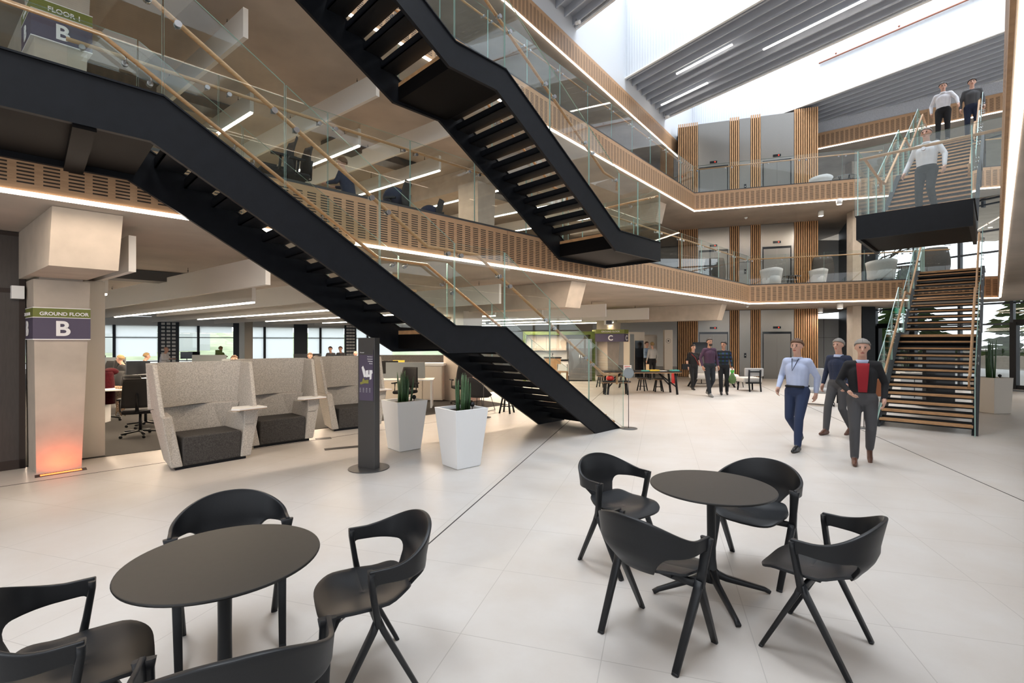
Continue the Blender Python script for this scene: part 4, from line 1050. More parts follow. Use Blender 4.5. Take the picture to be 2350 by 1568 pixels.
q = fl(1163, 948); stool('low dark stool under the lower stair beside the wire lounge chair', loc=(q.x, q.y, 0))
bn = thing('low_bench', 'low bench with dark seat and black splayed legs in front of column C', 'bench', (px(1413, 15.6), 15.6, 0))
MB().box(-.45,.45,-.16,.16,.40,.44).build('seat', M['table_top'], bn); MB().box(-.44,.44,-.15,.15,.38,.40).build('seat_rim', M['oak'], bn)
for sx_ in (-1,1):
    for sy_ in (-1,1): MB().tube([(sx_*.36,sy_*.12,0),(sx_*.33,sy_*.10,.39)], 0, rect=(.022,.022)).build('leg', M['black_steel'], bn)
rc = MB().ell((0,0,.09), (.13,.12,.09)); tag(rc.build('cushion', M['red'], None, None, (px(1400, 15.6), 15.6, .435)), 'small red cushion on the low bench near column C', 'cushion')
def smallbox(nm, cx, y, w_, d_, h_, m_, lab, cat, z=Tz, rz_=0):
    o = MB().box(-w_/2,w_/2,-d_/2,d_/2,0,h_).build(nm, m_, None, None, (px(cx, y), y, z)); o.rotation_euler = (0,0,rz_); return tag(o, lab, cat)
smallbox('block_tower', 1486, 15.75, .08, .08, .22, M['blockwood'], 'wooden block tower standing on the games table', 'game')
smallbox('game_box', 1500, 15.7, .32, .2, .045, M['yellow'], 'yellow board game box right of the wooden block tower', 'box', rz_=.2)
smallbox('game_box', 1481, 15.65, .24, .16, .03, M['teal'], 'teal flat box left of the yellow game box', 'box', rz_=-.1)
smallbox('game_box', 1548, 15.75, .26, .18, .035, M['teal'], 'teal flat box at the right end of the games table', 'box', rz_=.1)
smallbox('paper_sheet', 1515, 15.8, .4, .22, .006, M['paper'], 'white papers spread on the games table', 'paper')
t = thing('notice_stand', 'small white printed notice standing on the games table', 'sign', (px(1440, 15.7), 15.7, Tz)); MB().box(-.13,.13,-.004,.004,0,.19).build('card', M['paper'], t); MB().box(-.1,.1,-.006,-.004,.14,.16).box(-.1,.06,-.006,-.004,.1,.11).build('print', M['red'], t)
q = fl(1546, 868); fe = thing('fire_extinguisher', 'red fire extinguisher standing by the slatted lift wall', 'extinguisher', (px(1546, 19.8), 19.8, 0))
MB().lathe([(.08,0),(.085,.03),(.085,.38),(.03,.45),(.02,.47)], 20).build('body', M['red'], fe); MB().tube([(0,0,.46),(0,0,.52),(-.1,0,.55)], .015).tube([(0,0,.5),(.09,0,.42),(.1,0,.2)], .01).build('valve', M['black_steel'], fe)

# ---- kitchen
KZ = 20.9
kt = thing('kitchenette', 'green-framed kitchenette with pale cupboards and white tiled splashback', 'kitchen', (px(1201, KZ), KZ, 0))
W_ = px(1366, KZ)-px(1201, KZ)
MB().box(0,W_,0,.7,2.0,2.14).box(0,.12,.0,.7,0,2.0).box(W_-.2,W_,.0,.7,0,2.0).build('green_frame', M['green_paint'], kt)
MB().box(.12,W_-.2,.66,.72,0,2.0).build('back_wall', M['cream'], kt)
tl = MB().box(.14,W_-1.1,.62,.65,.92,1.32).build('splashback', M['white_gloss'], kt)
for i in range(4): 
    x0 = .14+i*.44; c_ = MB().box(x0,x0+.43,.34,.66,1.32,1.98).build('wall_cupboard', M['cream'], kt); MB().box(x0+.1,x0+.33,.325,.34,1.37,1.385).build('cupboard_handle', M['chrome'], c_)
MB().box(.13,W_-1.1,.1,.66,.86,.9).build('worktop', M['black_steel'], kt); MB().box(.13,W_-1.1,.14,.66,0,.86).build('base_cupboard', M['white'], kt)
MB().tube([(1.3,.5,.9),(1.3,.5,1.15),(1.3,.36,1.2),(1.3,.32,1.12)], .012).build('tap', M['black_steel'], kt)
fg = thing('fridge', 'tall double-door stainless steel fridge in the green-framed kitchen', 'fridge', (px(1332, KZ-.1), KZ-.1, 0))
for sx_ in (0, 1): d_ = MB().box(-.5+sx_*.502,-.002+sx_*.5,0,.65,.05,1.82).build('door', M['steel'], fg); MB().tube([(-.04+sx_*.08,-.03,.8),(-.04+sx_*.08,-.03,1.2)], .012).build('door_handle', M['chrome'], d_)
MB().box(-.5,.5,.02,.64,0,.05).build('plinth', M['black_steel'], fg)
kc = thing('kitchen_island', 'brown-fronted island counter before the kitchen, seen through the stair glass', 'counter', (px(1268, 19.2), 19.2, 0)); MB().box(-.3,.3,-.3,.3,0,1.05).build('body', M['oak'], kt if False else kc); MB().box(-.33,.33,-.33,.33,1.05,1.09).build('worktop', M['black_steel'], kc)
ch = thing('cafe_side_chair', 'pale side chair with dark frame beside the kitchen island', 'chair', (px(1292, 18.2), 18.2, 0))
MB().box(-.2,.2,-.2,.2,.44,.47).build('seat', M['white'], ch); MB().box(-.2,.2,.18,.2,.6,.85).build('backrest', M['white'], ch)
for a in (-1,1):
    for b in (-1,1): MB().tube([(a*.18,b*.18,.45 if b < 0 else .85),(a*.22,b*.22,0)], .012).build('leg', M['black_steel'], ch)
# pods and wall behind the games table
t = thing('meeting_pod', 'glazed meeting pod with grey door frame behind the games table', 'pod', (px(1462, 22.5), 22.5, 0))
MB().box(-.35,.35,0,1.2,0,2.15).build('frame', M['cream'], t); MB().box(-.1,.3,-.02,0,.05,1.75).build('door', M['screen'], t); MB().box(-.33,-.14,-.02,0,.05,2.05).build('glass_panel', M['monitor'], t)
t = tag(MB().lathe([(.42,.9),(.45,1.0),(.45,1.95),(.42,2.05)], 32).lathe([(.40,0),(.40,.9)], 32).build('round_pod', M['cream'], None, None, (px(1487, 24.5), 24.5, 0)), 'round cream pod behind the two standing colleagues', 'pod')
t = thing('wall_panel', 'pale grey wall end with a round emblem, left of the slatted lift wall', 'wall panel', (px(1534, 22.6), 22.6, 0)); MB().box(-.18,.2,0,.2,0,2.25).build('panel', M['cream'], t)
m = MB(); 
for k in range(24):
    a0, a1 = 2*PI*k/24, 2*PI*(k+1)/24
    m.hexa([(.1*math.cos(a0),-.008,1.74+.1*math.sin(a0)),(.1*math.cos(a1),-.008,1.74+.1*math.sin(a1)),(.11*math.cos(a1),-.008,1.74+.11*math.sin(a1)),(.11*math.cos(a0),-.008,1.74+.11*math.sin(a0)),(.1*math.cos(a0),0,1.74+.1*math.sin(a0)),(.1*math.cos(a1),0,1.74+.1*math.sin(a1)),(.11*math.cos(a1),0,1.74+.11*math.sin(a1)),(.11*math.cos(a0),0,1.74+.11*math.sin(a0))])
m.build('emblem', M['grey_sign'], t)
MB().box(-.03,.03,-.01,0,1.70,1.78).build('emblem_mark', M['grey_sign'], t)

# ---- lounge by the lifts
def lounge_chair(x, y, rz_, lab, nm='lounge_chair'):
    t = thing(nm, lab, 'chair', (x, y, 0), rz_)
    MB().box(-.33,.33,-.3,.32,.30,.47).build('seat', M['pale_fabric'], t, [('BEVEL', dict(width=.06, segments=3))])
    MB().box(-.32,.32,-.40,-.32,.52,.80).build('backrest', M['grey_fabric'], t, [('BEVEL', dict(width=.03, segments=3))])
    for s_ in (-1,1):
        MB().tube([(s_*.19,-.46,0),(s_*.19,-.40,.35),(s_*.19,-.43,.74)], 0, rect=(.022,.022)).build('leg', M['black_steel'], t); MB().tube([(s_*.26,.27,0),(s_*.24,.24,.30)], 0, rect=(.022,.022)).build('leg', M['black_steel'], t)
    MB().box(-.2,.2,-.44,-.41,.66,.70).box(-.26,.26,-.36,-.30,.27,.31).build('frame_rail', M['black_steel'], t)
q = fl(1730, 899); lounge_chair(q.x, q.y+.35, 0, 'low grey and cream lounge chair seen from behind, right of the group of three')
so = thing('lounge_bench', 'long cream upholstered bench on black legs behind the three walkers', 'sofa', (px(1632, 18.2), 18.2, 0))
MB().box(-.75,.75,-.3,.3,.30,.5).build('cushion', M['pale_fabric'], so, [('BEVEL', dict(width=.07, segments=3))]); MB().box(-.7,.7,.26,.34,.5,.78).build('backrest', M['grey_fabric'], so)
for s_ in (-1,1):
    for q in (-1,1): MB().tube([(s_*.78,q*.25,0),(s_*.62,q*.2,.3)], 0, rect=(.03,.03)).build('leg', M['black_steel'], so)
st_ = thing('side_table', 'small dark side table between the bench and the lounge chair', 'table', (px(1695, 18), 18, 0)); MB().lathe([(.22,.36),(.22,.38)], 24).build('tabletop', M['table_top'], st_)
for k in range(3): a = k*2.1; MB().tube([(.12*math.cos(a),.12*math.sin(a),.36),(.18*math.cos(a),.18*math.sin(a),0)], .014).build('leg', M['black_steel'], st_)
oc = thing('round_armchair', 'rounded white armchair behind the bench, half hidden by the walkers', 'chair', (px(1672, 18.8), 18.8, 0)); MB().box(-.3,.3,-.3,.3,.2,.45).build('seat', M['white'], oc, [('BEVEL', dict(width=.08, segments=3))]); MB().box(-.33,.33,.2,.33,.4,.66).build('backrest', M['white'], oc, [('BEVEL', dict(width=.05, segments=3))])
for a in (-1,1):
    for b in (-1,1): MB().tube([(a*.22,b*.2,.2),(a*.26,b*.24,0)], .015).build('leg', M['black_steel'], oc)
tvp = thing('display_screen', 'black screen on a slim stand by the slatted wall behind the walkers', 'screen', (px(1610, 19.6), 19.6, 0)); MB().box(-.36,.36,-.03,.03,1.25,1.68).build('screen', M['screen'], tvp); MB().tube([(0,0,0),(0,0,1.3)], .02).lathe([(.2,0),(.2,.01)], 24).build('stand', M['grey_sign'], tvp)
# shell chair
q = fl(1888, 938); sc = thing('shell_lounge_chair', 'large grey shell lounge chair on thin wire legs behind the walking men', 'chair', (px(1880, 13.0), 13.0, 0), math.radians(-35))
P = []
for i in range(13):
    a = -2.2+4.4*i/12; row = []
    for k in range(8):
        v = k/7; r = .30+.12*v; hgt = .36+(.62*v)*(.45+.55*math.cos(a/2.2*1.2)**2)
        row.append((r*math.sin(a)*1.0, r*math.cos(a)*.95, hgt))
    P.append(row)
MB().grid(P).build('shell', M['grey_fabric'], sc, [('SOLIDIFY', dict(thickness=.05)), SUB])
MB().lathe([(.25,.33),(.36,.37),(.36,.44),(.30,.46)], 28).build('seat', M['grey_fabric'], sc)
for s_ in (-1,1): MB().tube([(s_*.2,.18,.36),(s_*.34,.33,.02),(s_*.34,-.33,.02),(s_*.2,-.18,.36)], .01, 6).build('leg', M['black_steel'], sc)
MB().tube([(-.34,.0,.02),(.34,.0,.02)], .01, 6).build('stretcher', M['black_steel'], sc)
bs = thing('side_table', 'small black framed side table between the two groups of walking men', 'table', (px(1928, 13.6), 13.6, 0)); MB().box(-.22,.22,-.2,.2,.40,.43).build('tabletop', M['table_top'], bs)
for a in (-1,1):
    for b in (-1,1): MB().tube([(a*.2,b*.18,.4),(a*.2,b*.18,0)], 0, rect=(.012,.012)).build('leg', M['black_steel'], bs)
# wire lounge chair under the lower stair
wc = thing('wire_lounge_chair', 'brown mesh bucket chair on a looped wire frame under the lower stair', 'chair', (px(1100, 11.9), 11.9, 0), math.radians(-30))
P = []
for i in range(13):
    a = -1.6+3.2*i/12; row = []
    for k in range(7): v = k/6; row.append(((.26+.1*v)*math.sin(a), -(.26+.14*v)*math.cos(a), .36+.5*v*max(.12, math.cos(a*.75)**2)))
    P.append(row)
MB().grid(P).build('shell', M['mesh_black'], wc, [('SOLIDIFY', dict(thickness=.02))]); MB().lathe([(.24,.36),(.28,.38),(.25,.42)], 24).build('seat', M['felt_dark'], wc)
for s_ in (-1,1): MB().tube([(s_*.2,-.2,.37),(s_*.28,-.28,.02),(s_*.28,.28,.02),(s_*.2,.2,.37)], .01, 6).build('leg', M['black_steel'], wc)

# ---- black totem and reception beyond the far stair
t = thing('black_totem', 'wide black display totem standing behind the far stair treads', 'totem', (11.25, 12.75, 0), math.radians(0)); MB().box(-.38,.38,-.06,.06,.02,1.82).build('body', M['screen'], t); MB().box(-.46,.46,-.2,.2,0,.02).build('base', M['grey_sign'], t)
rd = thing('reception_desk', 'white panelled reception desk seen through the far stair', 'desk', (px(2098, 14.8), 14.8, 0)); MB().box(-.65,.65,-.3,.3,.0,.74).build('body', M['white'], rd); MB().box(-.7,.7,-.34,.34,.74,.78).build('worktop', M['cream'], rd); MB().box(-.25,-.23,-.305,-.3,.02,.72).box(.2,.22,-.305,-.3,.02,.72).build('panel_joint', M['grey_sign'], rd)
pl = thing('snake_plant', 'green snake plant on the reception desk behind the far stair', 'plant', (px(2078, 14.8), 14.8, .78))
for k in range(9): a = k*.7; MB().tube([(.05*math.cos(a),.05*math.sin(a),0),(.12*math.cos(a),.12*math.sin(a),.35+.05*(k%3))], [.016,.003], 6).build('leaf', M['plant'], pl)
MB().box(-.1,.1,-.1,.1,0,.1).build('pot', M['white'], pl)

# ---- first and second floor furniture
def tub(x, y, z, rz_, lab, w_=.42, h=.72, nm='tub_chair', m_=None):
    t = thing(nm, lab, 'chair', (x, y, z), rz_); P = []
    for i in range(13):
        a = -1.9+3.8*i/12; row = []
        for k in range(6): v = k/5; row.append(((w_-.08+.09*v)*math.sin(a), (w_-.08+.09*v)*math.cos(a)*.85, .06+(h-.06)*v*(1-.14*abs(a)/1.9)))
        P.append(row)
    MB().grid(P).build('shell', m_ or M['grey_fabric'], t, [('SOLIDIFY', dict(thickness=.06))]); MB().lathe([(w_-.1,.08),(w_-.08,.12),(w_-.08,.38),(w_-.12,.42)], 24).build('seat', m_ or M['grey_fabric'], t)
    MB().lathe([(.2,0),(.2,.08)], 20).build('plinth', M['black_steel'], t)
def highback(x, y, z, rz_, lab, m_=None):
    t = thing('high_back_chair', lab, 'chair', (x, y, z), rz_); P = []
    for i in range(13):
        a = -1.9+3.8*i/12; row = []
        for k in range(9): v = k/8; row.append(((.36+.08*math.sin(v*PI))*math.sin(a), (.36+.08*math.sin(v*PI))*math.cos(a), .12+1.15*v))
        P.append(row)
    MB().grid(P).build('shell', m_ or M['felt_dark'], t, [('SOLIDIFY', dict(thickness=.06))]); MB().lathe([(.3,.3),(.33,.34),(.33,.44),(.28,.46)], 24).build('seat', m_ or M['felt_dark'], t); MB().lathe([(.25,0),(.25,.02),(.03,.04),(.03,.3)], 20).build('pedestal', M['grey_sign'], t)
def at1(x, Z): return px(x, Z)
highback(at1(1640, 20.3), 20.3, F1, math.radians(160), 'dark high-sided chair on the first floor, left of the oak corner')
tub(at1(1770, 19.2), 19.2, F1, PI, 'pale grey tub chair on the first floor in front of the right lift doors')
tub(at1(1878, 19.0), 19.0, F1, PI, 'pale grey tub chair on the first floor before the dark high-back chair', .34, .66)
highback(at1(1886, 20.0), 20.0, F1, math.radians(200), 'tall dark high-back chair on the first floor beside the slatted lift wall')
tub(at1(2022, 17.6), 17.6, F1, PI, 'large grey tub chair on the first floor left of the far stair', .5, .78)
highback(at1(2146, 18.0), 18.0, F1, math.radians(170), 'dark high-back chair on the first floor behind the top of the far stair')
tub(at1(1884, 20.4), 20.4, F2, PI, 'grey tub chair on the second floor, right of the lift tower', .45, .8)
def lowtable(x, y, z, lab, r=.32, h=.42):
    t = thing('low_table', lab, 'table', (x, y, z)); MB().lathe([(r,h-.025),(r,h)], 28).build('tabletop', M['screen'], t)
    for k in range(4): a = k*PI/2+.3; MB().tube([(r*.5*math.cos(a),r*.5*math.sin(a),h-.02),(r*.8*math.cos(a),r*.8*math.sin(a),0)], .014).build('leg', M['black_steel'], t)
lowtable(at1(1818, 19.3), 19.3, F1, 'low black round table on the first floor between two tub chairs')
lowtable(at1(2078, 17.4), 17.4, F1, 'low dark table on the first floor beside the far stair rail', .4, .5)
lowtable(at1(1938, 19.6), 19.6, F2, 'low dark blue table on the second floor beside the grey tub chair', .42, .5)

# ---- office
def task_chair():
    t = thing('task_chair', 'x', 'chair', (0,0,0), 0, 'black office chairs')
    for k in range(5):
        a = k*2*PI/5; l = MB().tube([(.03*math.cos(a),.03*math.sin(a),.10),(.30*math.cos(a),.30*math.sin(a),.075)], 0, rect=(.02,.015)).build('base_arm', M['black_plastic'], t)
        MB().ell((.31*math.cos(a),.31*math.sin(a),.03), (.03,.03,.03), 10, 6).build('caster', M['black_plastic'], l)
    MB().tube([(0,0,.08),(0,0,.42)], .025).build('gas_lift', M['black_plastic'], t)
    MB().box(-.24,.24,-.23,.23,.42,.50).build('seat', M['black_cloth'], t, [('BEVEL', dict(width=.035, segments=3))])
    P = []
    for i in range(9):
        x = -.23+.46*i/8; row = []
        for k in range(9): v = k/8; row.append((x*(1-.18*v*v), -.23-.05*(1-(x/.23)**2)-.05*v+.04*math.sin(v*PI), .54+.52*v))
        P.append(row)
    MB().grid(P).build('backrest', M['mesh_black'], t, [('SOLIDIFY', dict(thickness=.02))])
    MB().tube([(0,-.1,.42),(0,-.31,.48),(0,-.32,.80)], 0, rect=(.03,.012)).build('back_support', M['black_plastic'], t)
    for s_ in (-1,1): MB().tube([(s_*.2,0,.44),(s_*.29,0,.46),(s_*.29,-.02,.66)], 0, rect=(.018,.012)).box(min(s_*.26,s_*.32),max(s_*.26,s_*.32),-.12,.12,.66,.69).build('armrest', M['black_plastic'], t)
    return t
tc0 = task_chair(); used = [False]
def chair(x, y, rz_, lab, z=0):
    if not used[0]: used[0] = True; tc0.location = (x,y,z); tc0.rotation_euler = (0,0,rz_); tc0['label'] = lab; return tc0
    return copy_tree(tc0, (x,y,z), rz_, lab)
def desk(x, y, rz_, lab, L=1.6, W=.8):
    t = thing('desk', lab, 'desk', (x,y,0), rz_); MB().box(-L/2,L/2,-W/2,W/2,.71,.735).build('desktop', M['white'], t)
    for s_ in (-1,1): MB().box(s_*(L/2-.06)-.02,s_*(L/2-.06)+.02,-W/2+.05,W/2-.05,0,.71).build('leg', M['white'], t)
    return t
def monitor(x, y, rz_, lab, h=.55, z=.735):
    t = thing('monitor', lab, 'monitor', (x,y,z), rz_); MB().box(-.27,.27,-.015,.015,.12,.46).build('screen', M['screen'], t); MB().box(-.25,.25,.015,.03,.14,.44).build('back_shell', M['monitor'], t); MB().tube([(0,.03,0),(0,.03,.3)], .02).lathe([(.1,0),(.1,.01)], 20).build('stand', M['monitor'], t)
def offp(x, Z): return (px(x, Z), Z)
desk(*offp(262, 11.6), .25, 'white desk behind the chair with the maroon coat', 1.7)
desk(*offp(325, 10.2), .25, 'white desk with yellow papers left of the first booth', 1.6)
desk(*offp(255, 14.8), .2, 'white desk where the blond person with a headset works', 2.4)
desk(*offp(330, 17.5), .2, 'white desk farther back behind the blond person', 2.4)
desk(*offp(465, 21.5), .3, 'white desk far behind the first booth', 3.2); desk(*offp(560, 15), .35, 'white desk behind the gap between the first two booths', 2.2)
desk(*offp(752, 14.3), .3, 'white desk of the dark-haired person between the booths and the totem', 2.2)
desk(*offp(345, 12.8), .9, 'white desk under the edge-on monitor beside the first booth', 1.4); desk(*offp(222, 17.9), .3, 'white desk by the left window under the dark monitor', 1.4, .7); desk(*offp(838, 17.2), .2, 'white desk behind the dark totem', 1.6)
desk(*offp(925, 12.6), .1, 'white desk behind the cream planter', 1.6, .7); desk(*offp(660, 22), .35, 'long white desk under the far windows', 4)
chair(*offp(240, 10.4), 2.6, 'black office chair with a maroon quilted coat over its back')
chair(*offp(322, 8.75), .5, 'black mesh office chair nearest the first booth'); chair(*offp(334, 9.7), -.2, 'black mesh office chair behind the nearest one at the first booth')
chair(*offp(232, 15.9), 2.8, 'black office chair at the desks by the left window, leftmost'); chair(*offp(256, 16.4), 3.0, 'black office chair at the desks by the left window, second from column B'); chair(*offp(272, 14.9), 1.2, 'black office chair under the blond person with a headset')
chair(*offp(930, 12.0), 2.9, 'black office chair behind the plant in the cream planter'); chair(*offp(720, 13.6), 1.2, 'black office chair under the dark-haired typing person')
chair(*offp(1060, 13.2), .4, 'black mesh-backed chair behind the plant in the white planter')
chair(*offp(543, 12.8), .6, 'black office chair glimpsed between the first and second booth')
# coat over chair
c = offp(238, 10.2); m = MB()
P = []
for i in range(15):
    a = -2.2+4.4*i/14; row = []
    for k in range(14):
        v = k/13; r = .20+.08*v+.015*abs(math.sin(v*PI*7)); row.append((r*math.sin(a)*1.15, -r*math.cos(a)*.7, 1.08-.68*v))
    P.append(row)
o = tag(MB().grid(P).build('quilted_coat', M['maroon'], None, [('SOLIDIFY', dict(thickness=.03)), SUB], (c[0], c[1], 0)), 'maroon quilted coat draped over the office chair beside column B', 'coat')
o.rotation_euler = (0,0,2.6)
MB().ell((0,-.12,1.07), (.17,.13,.08)).build('hood', M['maroon'], o)
c = offp(275, 9.9); P = [[(-.11+.22*i/6+.01*math.sin(k), .03*math.sin(i*1.6+k*.3), .70-.62*k/9*(1-.25*(i%3)/3)) for k in range(10)] for i in range(7)]
tag(MB().grid(P).build('scarf', M['scarf'], None, [('SOLIDIFY', dict(thickness=.012))], (c[0], c[1], .1)), 'brown patterned scarf hanging off a chair beside the maroon coat', 'scarf')
for x, Z, r, lab in ((317, 12.6, 1.1, 'grey monitor seen edge-on just left of the first booth'), (222, 17.8, .3, 'dark monitor by the left window near column B'), (428, 24, .2, 'grey monitor above the first booth, left of the pair'), (445, 24.5, .2, 'grey monitor above the first booth, right of the pair'), (690, 20, .3, 'pale monitor above the second booth'), (722, 20.5, .1, 'grey monitor right above the end of the second booth'), (838, 17, .2, 'grey monitor just left of the dark totem'), (765, 18.5, .1, 'dark monitor above the gap between the second and third booths')):
    monitor(px(x, Z), Z, r, lab)
monitor(*offp(890, 12.9), .1, 'black monitor behind the cream planter on the white desk')
for x, Z, r in ((242,16.9,.2),(740,15.0,.3),(915,12.9,.1),(480,20,.3),(560,15.4,.35)):
    tag(MB().box(-.7,.7,-.02,.02,0,.42).build('desk_screen', M['monitor'], None, None, (px(x, Z), Z, .735)), {242:'grey desk divider by the left window', 740:'grey desk divider behind the typing person', 915:'grey desk divider behind the cream planter', 480:'grey desk divider far behind the first booth', 560:'grey desk divider between the first two booths'}[x], 'divider')
for x, Z, m_, lab, sz in ((332, 10.1, M['paper'], 'loose white papers on the desk left of the first booth', (.5,.3,.02)), (312, 10.35, M['yellow'], 'yellow folder on the desk left of the first booth', (.25,.12,.03)), (262, 11.5, M['navy'], 'folded navy garment on the white desk near the maroon coat', (.42,.25,.08)), (285, 11.6, M['paper'], 'stack of white papers beside the navy garment', (.3,.22,.03))):
    tag(MB().box(-sz[0]/2,sz[0]/2,-sz[1]/2,sz[1]/2,0,sz[2]).build('desk_item', m_, None, [('BEVEL', dict(width=.008, segments=2))], (px(x, Z), Z, .735)), lab, 'papers')
cb = thing('storage_cabinet_row', 'long cream storage cabinet run under the lower stair landing', 'cabinet', (px(948, 14.2), 14.2, 0), -.1)
MB().box(-1.35,.95,-.3,.3,.03,1.02).build('body', M['cream'], cb); MB().box(-1.4,1.0,-.34,.34,1.02,1.09).build('worktop', M['white'], cb)
for k in range(4): MB().box(-1.32+k*.57,-.78+k*.57,-.315,-.3,.06,1.0).build('door', M['cream'], cb)
tag(MB().box(-1.35,.95,-.03,.03,0,.22).build('desk_screen', M['felt_dark'], None, None, (px(963, 14.35), 14.35, 1.09)), 'dark grey screen standing along the cream cabinets under the stair', 'divider')
smallbox('flyer_box', 915, 14.1, .32, .1, .07, M['yellow'], 'yellow and green leaflet box on the cream cabinets', 'box', 1.09)
smallbox('green_box', 502, 23.5, .22, .2, .2, M['green_paint'], 'green box on a far desk above the first booth', 'box', 1.1)

# ================================================================== people
def V(*a): return Vector(a)
def person(label, loc, rz_, pose, mats, hair='hair_dark', voxel=.014, height=1.75, nose=True, extra=None, seated=False, hairstyle='short'):
    """pose gives joints in a local frame (x to the person's left... +y is forward); mats: top, bottom, shoe, skin, sleeve ('long'/'short')"""
    J = dict(pelvis=V(0,0,.95), chest=V(0,.0,1.28), neck=V(0,0,1.46), head=V(0,.015,1.63), shL=V(.175,0,1.42), shR=V(-.175,0,1.42),
             elL=V(.24,-.03,1.14), elR=V(-.24,-.03,1.14), haL=V(.25,.06,.90), haR=V(-.25,.06,.90), hipL=V(.09,0,.92), hipR=V(-.09,0,.92),
             knL=V(.10,.03,.50), knR=V(-.10,.03,.50), anL=V(.10,0,.09), anR=V(-.10,0,.09))
    for k, v in pose.items():
        if k in J: J[k] = V(*v)
    top, bot, shoe, skin, sleeve = mats
    prims = []                                               # (a, b, ra, rb, tag)
    def cone(a, b, ra, rb, tg): prims.append((V(*a), V(*b), ra, rb, tg))
    P = J
    cone(P['pelvis']+V(-.06,0,-.02), P['pelvis']+V(.06,0,-.02), .118, .118, 'pelv'); cone(P['pelvis'], P['chest']*.6+P['pelvis']*.4, .125, .12, 'torso')
    cone(P['chest']*.6+P['pelvis']*.4, P['chest'], .12, .13, 'torso'); cone(P['pelvis']+V(-.05,.0,.05), P['chest']+V(-.065,0,.0), .105, .112, 'torso'); cone(P['pelvis']+V(.05,.0,.05), P['chest']+V(.065,0,.0), .105, .112, 'torso')
    cone(P['shL']-V(.035,0,.035), P['shR']+V(.035,0,-.035), .07, .07, 'top'); cone(P['chest'], P['neck']-V(0,0,.075), .125, .07, 'top')
    for q_ in ('shL','shR'): cone(P['neck']-V(0,0,.055), P[q_]-V(0,0,.03), .052, .05, 'top')
    cone(P['neck']-V(0,.01,.03), P['head']-V(0,.0,.06), .055, .052, 'skin')
    fw = V(*pose.get('face', (0,1,0))).normalized(); upv = V(0,0,1); H = P['head']
    cone(H+V(0,0,.035)-fw*.015, H+V(0,0,.02)+fw*.012, .082, .078, 'skin'); cone(H+V(0,0,-.02)+fw*.01, H+V(0,0,-.085)+fw*.035, .07, .042, 'skin')
    cone(H+fw*.085+V(0,0,.0), H+fw*.108+V(0,0,-.025), .011, .016, 'skin')
    sd = V(fw.y, -fw.x, 0)
    for s_ in (-1,1): cone(H+sd*s_*.078+V(0,0,.01), H+sd*s_*.084+V(0,0,-.02), .016, .012, 'skin')
    cone(H+fw*.075+V(0,0,-.062)+sd*.016, H+fw*.075+V(0,0,-.062)-sd*.016, .011, .011, 'lip')
    for s_, S_ in (('L', 1), ('R', -1)):
        sh, el, ha = P['sh'+s_]-V(.012*S_,0,.025), P['el'+s_], P['ha'+s_]
        cone(sh, el, .058, .046, 'top')
        if sleeve == 'long': cone(el, ha+(el-ha)*.12, .047, .036, 'top')
        else: cone(el, ha, .042, .030, 'skin')
        hd = (ha-el).normalized(); up = V(*pose.get('palm'+s_, (0,0,0)))
        side = hd.cross(V(0,1,0)) if abs(hd.y) < .8 else hd.cross(V(0,0,1)); side.normalize(); fwd = side.cross(hd).normalized()
        if abs(hd.z) < .5: fwd, side = side, fwd
        cone(ha-hd*.01, ha+hd*.035, .027, .028, 'skin')
        w_ = V(0,1,0) if abs(hd.y) < .8 else V(1,0,0); w_ = (w_-hd*w_.dot(hd)).normalized(); cu = hd.cross(w_).normalized()*(-S_)
        cone(ha+hd*.02-w_*.02, ha+hd*.075-w_*.026, .020, .018, 'skin'); cone(ha+hd*.02+w_*.02, ha+hd*.075+w_*.026, .020, .018, 'skin')
        for q, ln in ((-.034,.055),(-.0115,.068),(.0115,.075),(.034,.066)):
            a0 = ha+hd*.085+w_*q; m0 = a0+hd*ln*.5+cu*.010; e0 = m0+hd*ln*.35+cu*.028; cone(a0, m0, .0105, .0095, 'skin'); cone(m0, e0, .0095, .0085, 'skin')
        a0 = ha+hd*.03+w_*.033; m0 = a0+hd*.03+w_*.028+cu*.012; cone(a0, m0, .014, .012, 'skin'); cone(m0, m0+hd*.032+cu*.01, .012, .010, 'skin')
        hp, kn, an = P['hip'+s_], P['kn'+s_], P['an'+s_]
        cone(hp, hp+(kn-hp)*.5, .098, .082, 'bot'); cone(hp+(kn-hp)*.5, kn, .082, .066, 'bot'); cone(kn, kn+(an-kn)*.4, .066, .062, 'bot'); cone(kn+(an-kn)*.4, an+(kn-an)*.06, .062, .052, 'bot')
        ft = V(*pose.get('toe'+s_, (0,1,0))).normalized(); 
        heel = an-ft*.045+V(0,0,-.045); ball = an+ft*.11+V(0,0,-.05); toe = an+ft*.175+V(0,0,-.055)
        if 'pitch'+s_ in pose:
            pz = pose['pitch'+s_]; ball = ball+V(0,0,pz*.13); toe = toe+V(0,0,pz*.2)
        cone(an, heel, .042, .036, 'shoe'); cone(heel, ball, .036, .038, 'shoe'); cone(ball, toe, .038, .026, 'shoe'); cone(an, ball+V(0,0,.02), .04, .03, 'shoe')
    m = MB()
    for a, b, ra, rb, tg in prims:                            # build overlapping capsules, then fuse to one skin
        L = (b-a).length; n = 12
        d = (b-a).normalized() if L > 1e-5 else V(0,0,1); u = d.orthogonal().normalized(); v = d.cross(u)
        rings = []
        for k in range(1, 4): q = PI/2*k/4; rings.append((a-d*ra*math.cos(q), ra*math.sin(q)))
        rings.append((a, ra)); rings.append((b, rb))
        for k in range(3, 0, -1): q = PI/2*k/4; rings.append((b+d*rb*math.cos(q), rb*math.sin(q)))
        base = len(m.v)
        for c, r in rings:
            for j_ in range(n): t_ = 2*PI*j_/n; m.v.append(c+u*r*math.cos(t_)+v*r*math.sin(t_))
